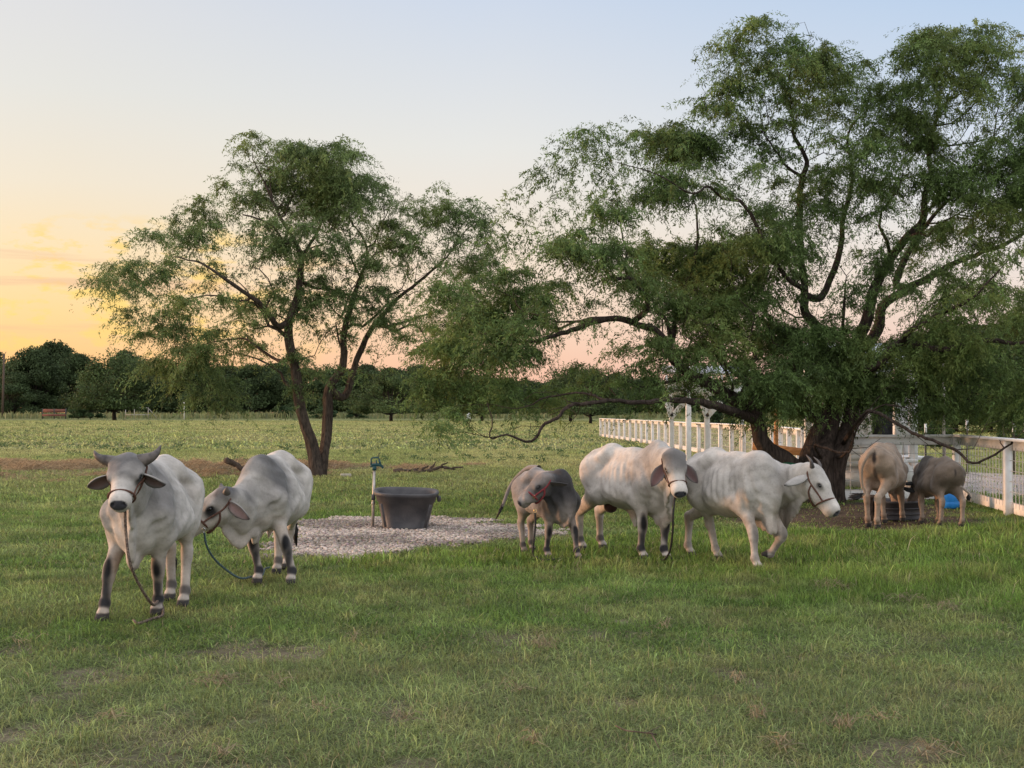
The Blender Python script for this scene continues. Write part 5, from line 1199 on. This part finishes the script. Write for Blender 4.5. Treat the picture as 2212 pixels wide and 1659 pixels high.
def structures():
    C1 = G(2067, 1080); C0 = G(1815, 1082); R1 = G(2178, 1112); 
    d = (R1-C1); R2 = C1 + d*2; R3 = C1+d*3
    fence('mesh_fence', 'near white board fence with wire mesh, turning the corner behind the grey calf', [tuple(R3), tuple(R2), tuple(C1), tuple(C0)], H_=1.15, spacing=(d.length), pw=.12, cell=(.20, .165), wire=.0055)
    far = [G(1815,1082), W(1745,0,33.0)*1, W(1665,0,41), W(1553,0,50), W(1486,0,56), W(1421,0,66), W(1372,0,74), W(1296,0,90)]
    far = [(p[0], p[1]) for p in far]
    fence('mesh_fence', 'long white mesh fence running away behind the cows to the far pasture', far, H_=1.15, spacing=2.25, pw=.13, cell=(.2, .17), wire=.006)
    # pergola
    Yp = 43.0; base = W(1487, 0, Yp); root = empty('pergola', (base.x, Yp, 0), 'tall white timber pergola with braced posts behind the fence', 'pergola')
    zt = (890-851)/FPX*Yp+1.6
    loc = lambda px, Y, z: Vector(((px-CXP)/FPX*Y-base.x, Y-Yp, z))
    posts = [(1450, Yp+1.5, .15), (1487, Yp-1.8, .17), (1527, Yp+1.2, .18), (1602, Yp+3.2, .15)]
    for (px, Y, w) in posts:
        m = MB(); m.box(loc(px, Y, zt/2+.1), (w*.9, w*.9, zt+.2), None, .01); m.build('post', M['white_wood'], root)
    m = MB(); plank(m, loc(1430, Yp+1.4, zt+.15), loc(1620, Yp+3.3, zt+.15), .34, .10); plank(m, loc(1440, Yp-1.9, zt+.2), loc(1560, Yp-1.5, zt+.2), .34, .10)
    for k in range(9): plank(m, loc(1440+k*20, Yp-2.6, zt+.42), loc(1440+k*20, Yp+4.2, zt+.42), .18, .06)
    m.build('beam', M['white_wood'], root)
    for (px, Y, sgn) in ((1450, Yp+1.5, 1), (1450, Yp+1.5, -.35), (1527, Yp+1.2, 1), (1527, Yp+1.2, -.4)):
        m = MB(); plank(m, loc(px, Y-.13, zt-.72), loc(px+sgn*30, Y-.13, zt-.22), .17, .05); m.build('brace', M['white_wood'], root)
    m = MB(); R0 = loc(1430, Yp-2.5, zt+.55); R1_ = loc(1620, Yp-2.5, zt+.55); R2_ = loc(1620, Yp+4, zt+.95); R3_ = loc(1430, Yp+4, zt+.95)
    V = [R0, R1_, R2_, R3_] + [p+Vector((0, 0, .06)) for p in (R0, R1_, R2_, R3_)]
    m.add(V, [(0,3,2,1),(4,5,6,7),(0,1,5,4),(1,2,6,5),(2,3,7,6),(3,0,4,7)]); m.build('roof', M['roof'], root)
    # white cabin with porch behind the corner of the near fence
    Yc = 29.5; cb = W(1905, 0, Yc); root = empty('cabin', (cb.x, Yc, 0), 'small white lap-sided cabin with porch posts and steps behind the big tree', 'building')
    loc = lambda px, z, dy=0.0: Vector(((px-CXP)/FPX*(Yc+dy)-cb.x, dy, z))
    zpx = lambda py: (890-py)/FPX*Yc+1.6
    m = MB(); xl, xr = loc(1795, 0).x, loc(1938, 0).x; z0 = .45; z1 = 2.50; nb = 16
    dpt = 2.6
    for k in range(nb):
        za = z0+(z1-z0)*k/nb; zb_ = z0+(z1-z0)*(k+1)/nb; 
        # four sides of overlapping boards with a lower lip
        for (ax, ay, bx, by, nx_, ny_) in [(xl, 0, xr, 0, 0, -1), (xr, 0, xr, dpt, 1, 0), (xl, dpt, xl, 0, -1, 0), (xr, dpt, xl, dpt, 0, 1)]:
            o_ = .028
            V = [(ax+nx_*o_, ay+ny_*o_, za), (bx+nx_*o_, by+ny_*o_, za), (bx+nx_*.006, by+ny_*.006, zb_), (ax+nx_*.006, ay+ny_*.006, zb_), (ax, ay, za), (bx, by, za)]
            m.add(V, [(0,1,2,3),(4,5,1,0)])
    m.build('siding', M['white_wood'], root)
    m = MB(); m.box(((xl+xr)/2, dpt/2, .22), (xr-xl-.1, dpt-.1, .46)); m.build('foundation', M['white_wood'], root)
    # gable roof
    m = MB(); ov = .35; zr = z1+.55; xm = (xl+xr)/2
    V = [(xl-ov, -ov, z1-.12), (xr+ov, -ov, z1-.12), (xr+ov, dpt/2, zr), (xl-ov, dpt/2, zr), (xr+ov, dpt+ov, z1-.12), (xl-ov, dpt+ov, z1-.12)]
    V2 = [(a, b, c+.07) for a, b, c in V]
    m.add(V+V2, [(0,1,2,3),(3,2,4,5),(6,9,8,7),(9,11,10,8),(0,6,7,1),(5,4,10,11),(0,3,9,6),(3,5,11,9),(1,7,8,2),(2,8,10,4)]); m.build('roof', M['roof'], root)
    m = MB(); m.add([(xl, -.01, z1), (xl, dpt+.01, z1), (xl, dpt/2, zr-.02)], None, [(0,2,1)]); m.build('gable', M['white_wood'], root); m = MB(); m.add([(xr, -.01, z1), (xr, dpt+.01, z1), (xr, dpt/2, zr-.02)], None, [(0,1,2)]); m.build('gable', M['white_wood'], root)
    wf = MB(); wz = zpx(812); wf.box((loc(1905,0).x, -.05, zpx(905)), (.62, .06, .9), None, .005); w_ = wf.build('window', M['white_wood'], root)
    wg = MB(); wg.box((loc(1905,0).x, -.085, zpx(905)), (.46, .02, .74)); wg.build('pane', M['dark_hole'], w_)
    # porch frame on its right
    for px in (1938, 1972, 1958):
        m = MB(); dy = -1.3 if px != 1958 else .4; m.box(loc(px, 1.25, dy), (.15, .15, 2.5), None, .008); m.build('porch_post', M['white_wood'], root)
    m = MB(); plank(m, loc(1940, zpx(905), -1.36), loc(1976, zpx(950), -1.36), .16, .06); pass
    m.build('porch_rail', M['white_wood'], root)
    m = MB(); plank(m, loc(1935, 2.45, -1.3), loc(1978, 2.45, -1.3), .2, .08); m.build('porch_beam', M['white_wood'], root)
    m = MB()
    for k in range(5): m.box(loc(1950+k*7, .62-.14*k, -1.0), (.30, 1.1, .05), None, .005)
    m.box(loc(1945, .66, -.6), (.9, 1.3, .06), None, .005)
    plank(m, loc(1944, .62, -1.58), loc(1985, .02, -1.58), .22, .05); plank(m, loc(1944, .62, -.45), loc(1985, .02, -.45), .22, .05)
    m.build('steps', M['white_wood'], root)
    # orange-brown raw board on two posts behind the sloping trunk
    Yb = 31.0; b0 = W(1626, 963, Yb); b1 = W(1742, 978, Yb-.6)
    root = empty('hitching_rail', (b0.x, b0.y, 0), 'bare unpainted board nailed across white posts behind the sloping trunk', 'rail')
    o = Vector((b0.x, b0.y, 0)); m = MB(); plank(m, b0-o, b1-o, .17, .045); m.build('board', M['raw_wood'], root)
    for t in (.04, .96):
        p = b0.lerp(b1, t)-o; m = MB(); m.box((p.x, p.y+.09, .62), (.10, .10, 1.34), None, .006); m.build('post', M['white_wood'], root)
    # peeled forked pole and slim white pole
    Yf = 29; p0 = W(1677, 0, Yf); o = Vector((p0.x, Yf, 0)); q = lambda px, py: W(px, py, Yf)-o
    m = MB(); m.tube([(0,0,-.1), q(1676, 950), q(1678, 880)], [.055, .05, .042], 8); m.tube(smooth_path([q(1678,882), q(1683,862), q(1688,836)], 4), np.linspace(.04, .015, 9), 7); m.tube(smooth_path([q(1678,880), q(1671,862), q(1670,840)], 4), np.linspace(.036, .015, 9), 7); m.tube([q(1679,872), q(1677,850)], [.02,.008], 6)
    ob = m.build('forked_pole', M['raw_wood'], smooth=True); ob.location = o; tag(ob, 'peeled forked wooden pole standing left of the thick trunks', 'pole')
    p0 = W(1741, 0, 28); m = MB(); m.box((0,0,1.35), (.13,.13,2.7), None, .006); ob = m.build('white_post', M['white_wood']); ob.location = (p0.x, 28, 0); tag(ob, 'single tall white square post between the forked pole and the thick trunks', 'post')
    # tall pipe pole
    Yt = 31; p0 = W(2033, 0, Yt); root = empty('pipe_pole', (p0.x, Yt, 0), 'tall thin galvanised pipe pole behind the near fence', 'pole'); m = MB(); zt = (890-742)/FPX*Yt+1.6
    m.tube([(0,0,-.1), (.0,0,1.6), (.02,0,zt)], [.034, .033, .028], 8); m.build('pipe', M['galv'], root, smooth=True)
    # steel posts of the wire fence beyond
    root0 = None
    labs = ['steel fence post with white top left of the pipe pole','steel fence post with white top right of the pipe pole','thin steel post without cap near the right edge','steel fence post with white cap near the right edge','steel fence post with white cap cut by the right edge']
    for i, (px, py, Y, cap) in enumerate([(1994,925,44,1),(2083,918,36,1),(2162,916,40,0),(2183,922,36,1),(2208,925,38,1)]):
        zt = (890-py)/FPX*Y+1.6; p0 = W(px, 0, Y)
        r_ = empty('steel_post', (p0.x, Y, 0), labs[i], 'fence post', 'steel posts of the wire fence behind the paddock')
        m = MB(); m.box((0, 0, zt/2), (.05, .012, zt)); m.box((0, -.02, zt/2), (.010, .04, zt)); m.build('stake', M['dark_metal'], r_)
        if cap: m = MB(); m.box((0, 0, zt), (.075, .045, .28), None, .01); m.build('cap', M['white_wood'], r_)
    m = MB()
    for z in (.5, .8, 1.1): m.tube([((1960-CXP)/FPX*44, 44, z), ((2400-CXP)/FPX*36, 36, z)], .006, 4)
    ob = m.build('wire_strands', M['dark_metal']); tag(ob, 'dark wire strands of the fence beyond the white paddock fence', 'wire')
    # --- black trough on the gravel
    Yt = G(880, 1147).y; c = G(878, 1140); Yt += .42; cx = (876-CXP)/FPX*Yt
    def tub(root, rx0, ry0, rx1, ry1, hh, p, tilt=None, lip=.03, ribs=True, mat='black_rubber'):
        seg = 40
        def ring(rx, ry, z, e=p):
            a = np.arange(seg)*2*math.pi/seg; cs, sn = np.cos(a), np.sin(a)
            return np.stack([np.sign(cs)*np.abs(cs)**(2/e)*rx, np.sign(sn)*np.abs(sn)**(2/e)*ry, np.full(seg, z)], 1)
        prof = [(0,0.0),(.02,0),(.10,.012),(.12,.0),(.74,0),(.76,.016),(.90,.018),(.915,.035),(1.0,.040)]
        rings = []
        for t, o_ in prof: rings.append(ring(rx0+(rx1-rx0)*t+o_, ry0+(ry1-ry0)*t+o_, hh*t))
        rings.append(ring(rx1+.03, ry1+.03, hh+.012)); rings.append(ring(rx1-.01, ry1-.01, hh+.008))
        for t in (.95, .7, .3, .08): rings.append(ring(rx0+(rx1-rx0)*t-.02, ry0+(ry1-ry0)*t-.02, hh*t))
        V = np.concatenate(rings + [np.array([[0,0,hh*.08]])]); n = len(rings)
        i0 = np.arange(n-1)[:, None]*seg; k = np.arange(seg)[None]; k2 = (k+1) % seg
        Q = np.stack([i0+k, i0+k2, i0+seg+k2, i0+seg+k], -1).reshape(-1, 4); T = [((n-1)*seg+j, (n-1)*seg+(j+1) % seg, n*seg) for j in range(seg)]
        m = MB(); m.add(V, Q, T); return m
    root = empty('water_trough', (cx, Yt, .0), 'large black rubber trough standing on the gravel pad beside the hydrant', 'trough', None, R(4))
    root.rotation_euler = (R(2.5), R(1.5), R(4))
    m = tub(root, .30, .35, .41, .48, .51, 3.0); m.build('basin', M['black_rubber'], root, smooth=True)
    for s_ in (-1, 1): m = MB(); m.box((s_*.45, 0, .42), (.05, .16, .07), None, .01); m.build('handle', M['black_rubber'], root)
    for s_ in (-1, 1):
        m = MB(); plank(m, Vector((s_*.265, -.365, .06)), Vector((s_*.33, -.45, .38)), .03, .03); m.build('rib', M['black_rubber'], root)
    # --- hydrant
    hb = G(805, 1141); root = empty('yard_hydrant', hb, 'slim metal pipe hydrant with green cast head beside the black trough', 'hydrant')
    q = lambda px, py, dy=0: Vector(((px-CXP)/FPX*hb.y-hb.x, dy, W(px, py, hb.y).z))
    m = MB(); m.tube([(0,0,-.1), q(807,1080), q(809,1012)], [.021, .020, .019], 12); m.tube([q(806.6,1090), q(806.8,1084)], [.026,.026], 12); m.build('pipe', M['galv'], root, smooth=True)
    m = MB(); m.tube([q(809,1016), q(809,1007)], [.03, .032], 10)
    m.tube([q(800,1008), q(806,1004), q(818,1004), q(826,1007)], [.014,.02,.022,.016], 8)          # head casting
    m.tube([q(826,1006), q(827,1012)], [.014, .017], 8)                                            # spout
    m.tube([q(802,1007), q(802,992), q(806,988.5)], [.012,.012,.012], 7)                             # lever up
    m.tube([q(806,988.5), q(818,988.5), q(819,992)], [.012,.012,.012], 7)
    m.tube([q(819,992), q(822,1004)], [.014,.016], 7); m.tube([q(814,1003), q(813,994)], [.012,.010], 7)
    m.build('pump_head', M['green_iron'], root, smooth=True)
    m = MB(); m.tube(smooth_path([q(816,989), q(818,984), q(820,979), q(823,978)], 4), .006, 6); m.build('handle', M['dark_metal'], root, smooth=True)
    # --- fallen branches, stone
    def deadwood(pts_list, Y, label, name='fallen_branch', mat='dead_wood'):
        P0 = pts_list[0][0][0]; o = W(P0[0], P0[1], Y); o.z = 0
        m = MB()
        for pts, r0, r1 in pts_list:
            P = [W(p[0], p[1], Y + (p[2] if len(p) > 2 else 0))-o for p in pts]
            for v in P: v.z = max(v.z, .02)
            sm = smooth_path(P, 4); sm = sm + np.random.default_rng(len(sm)).normal(0, .012, sm.shape); sm[:, 2] = np.maximum(sm[:, 2], .01)
            m.tube(sm, np.linspace(r0, r1, len(sm)), 7)
        ob = m.build(name, M[mat], smooth=True); ob.location = o; return tag(ob, label, 'branch')
    deadwood([([(850,1026),(880,1024),(905,1021),(930,1017),(950,1010),(975,1011),(1000,1008)], .07, .02), ([(870,1026),(900,1023),(940,1026)], .05, .015), ([(925,1018),(935,1008),(942,998)], .05, .012), ([(945,1011),(960,1003),(968,1000)], .035, .01), ([(880,1023),(895,1015),(905,1013)], .04, .015), ([(960,1011),(985,1014)], .03,.01), ([(905,1020),(918,1011),(926,1008)],.04,.015)], 37.0, 'dead grey branch lying on the grass right of the hydrant')
    deadwood([([(488,993),(505,1001),(520,1010),(538,1014),(560,1015)], .085, .05), ([(507,1002),(498,1001),(484,999)], .04, .015)], 36.5, 'crooked dead branch lying on the straw behind the nuzzling bull')
    sb = G(747, 1030); m = MB(); m.box((0,0,.04), (.27,.18,.08), None, .015); ob = m.build('stone_block', M['block']); ob.location = sb; ob.rotation_euler.z = .15; tag(ob, 'pale flat stone block in the grass right of the twin trunks', 'stone')
    # --- tub for feed, wooden box, blue tub
    fb = G(1944, 1131); Yf = 20.95; root = empty('feed_tub', ((1930-CXP)/FPX*Yf, Yf, 0), 'wide low black round feed tub in front of the grey-white cow', 'tub')
    m = tub(root, .37, .36, .41, .40, .27, 2.0); m.build('basin', M['black_rubber'], root, smooth=True)
    m = MB(); 
    for z in (.09, .17): m.tube([((.40+z*.1)*math.cos(t), (.39+z*.1)*math.sin(t), z) for t in np.linspace(0, 2*math.pi, 41)], .012, 6, cap=False)
    m.build('hoop', M['black_rubber'], root, smooth=True)
    Yx = 20.75; root = empty('wooden_stool', ((1876-CXP)/FPX*Yx, Yx, 0), 'small weathered brown box stand left of the feed tub', 'stand')
    m = MB(); m.box((0,0,.34), (.20,.26,.05), None, .006); m.build('top', M['dead_wood'], root); m = MB(); m.box((0,0,.16), (.09,.14,.32), None, .006); m.build('base', M['dead_wood'], root)
    Yb = 23.2; root = empty('blue_tub', ((2048-CXP)/FPX*Yb, Yb, 0), 'bright blue plastic barrel half behind the legs of the grey calf', 'barrel')
    m = MB(); seg = 28; prof = [(.0,0),(.20,0),(.235,.03),(.245,.16),(.235,.18),(.245,.20),(.24,.36),(.21,.50),(.14,.58),(.06,.60),(0,.60)]
    a = np.arange(seg)*2*math.pi/seg; V = np.concatenate([np.stack([r_*np.cos(a)+0, r_*np.sin(a), np.full(seg, z)], 1) for r_, z in prof]); n = len(prof)
    i0 = np.arange(n-1)[:, None]*seg; k = np.arange(seg)[None]; k2 = (k+1) % seg; m.add(V*np.array([.72,.72,.64]), np.stack([i0+k, i0+k2, i0+seg+k2, i0+seg+k], -1).reshape(-1, 4)); m.build('drum', M['blue_plastic'], root, smooth=True)
    m = MB(); m.tube([(.075*math.cos(t)-.0, .075*math.sin(t), .384) for t in np.linspace(0, 2*math.pi, 21)], .012, 6, cap=False); m.build('rim', M['blue_plastic'], root, smooth=True)
    # green cloth wedged in the fork of the big tree
    p = W(1702, 1007, 24.3); m = MB(); V0, T0 = ico(); m.add(V0*np.array([.19,.10,.085]), None, T0); ob = m.build('green_bucket', mat_noise('green_cloth', (.005,.05,.022), (.01,.09,.04), 12), smooth=True); ob.location = p; tag(ob, 'dark green bundle wedged in the fork of the big tree', 'bundle'); ob.name = 'green_bundle'
    # --- far field furniture
    Yr = 330; p0 = W(123, 0, Yr); root = empty('panel_bench', (p0.x, Yr, 0), 'weathered red slatted panel standing at the far left edge of the pasture', 'panel')
    z = lambda py: (890-py)/FPX*Yr+1.6; wx = 50/FPX*Yr
    m = MB(); m.box((0,0,1.9), (wx, .2, .8)); m.box((0,-.12,.85), (wx, .2, .5)); m.build('slat', M['rust'], root)
    for s_ in (-1, 0, 1): m = MB(); m.box((s_*wx/2, 0, 1.2), (.25, .25, 2.4)); m.build('post', M['dark_metal'], root)
    Yg = 320; p0 = W(305, 0, Yg); root = empty('pipe_gate', (p0.x, Yg, 0), 'pale tubular pipe gate with sloping end at the far pasture edge', 'gate')
    q = lambda px, zz: Vector(((px-305)/FPX*Yg, 0, zz)); m = MB()
    m.tube([q(276,2.55), q(325,2.55), q(343,.2)], .09, 5); m.tube([q(276,.95), q(328,.95)], .07, 5); m.build('rail', M['galv'], root)
    for px in (276, 295, 325): m = MB(); m.tube([q(px,0), q(px,2.55)], .08, 5); m.build('upright', M['galv'], root)
    Yu = 360; p0 = W(12, 0, Yu); root = empty('utility_pole', (p0.x, Yu, 0), 'slim wooden utility pole with forked top at the left edge', 'utility pole'); zt = (890-764)/FPX*Yu+1.6
    m = MB(); m.tube([(0,0,0), (.3,0,zt)], [.34,.26], 8); m.build('pole', M['dead_wood'], root, smooth=True)
    for s_ in (-1, 1): m = MB(); m.tube([(.3,0,zt-.3), (.3+s_*.55,0,zt+.5)], [.1,.07], 5); m.build('arm', M['dark_metal'], root)
    Yw = 300
    p0 = W(402, 0, Yw); m = MB(); zt = (890-868)/FPX*Yw+1.6; m.tube([(0,0,0),(0,0,zt)], .10, 6); ob = m.build('marker_stake', M['white_wood']); ob.location = (p0.x, Yw, 0); tag(ob, 'thin pale stake at the far pasture edge right of the pipe gate', 'stake')
    Yw = 235; p0 = W(1013, 0, Yw); root = empty('small_sign', (p0.x, Yw, 0), 'small blank white sign at the foot of a pasture mesquite', 'sign')
    m = MB(); m.box((0,0,.95), (.62,.05,1.0), None, .01); m.build('board', M['white_wood'], root); m = MB(); m.tube([(0,.06,0),(0,.06,.9)], .05, 6); m.build('stake', M['dark_metal'], root)
if want('structures'): structures()
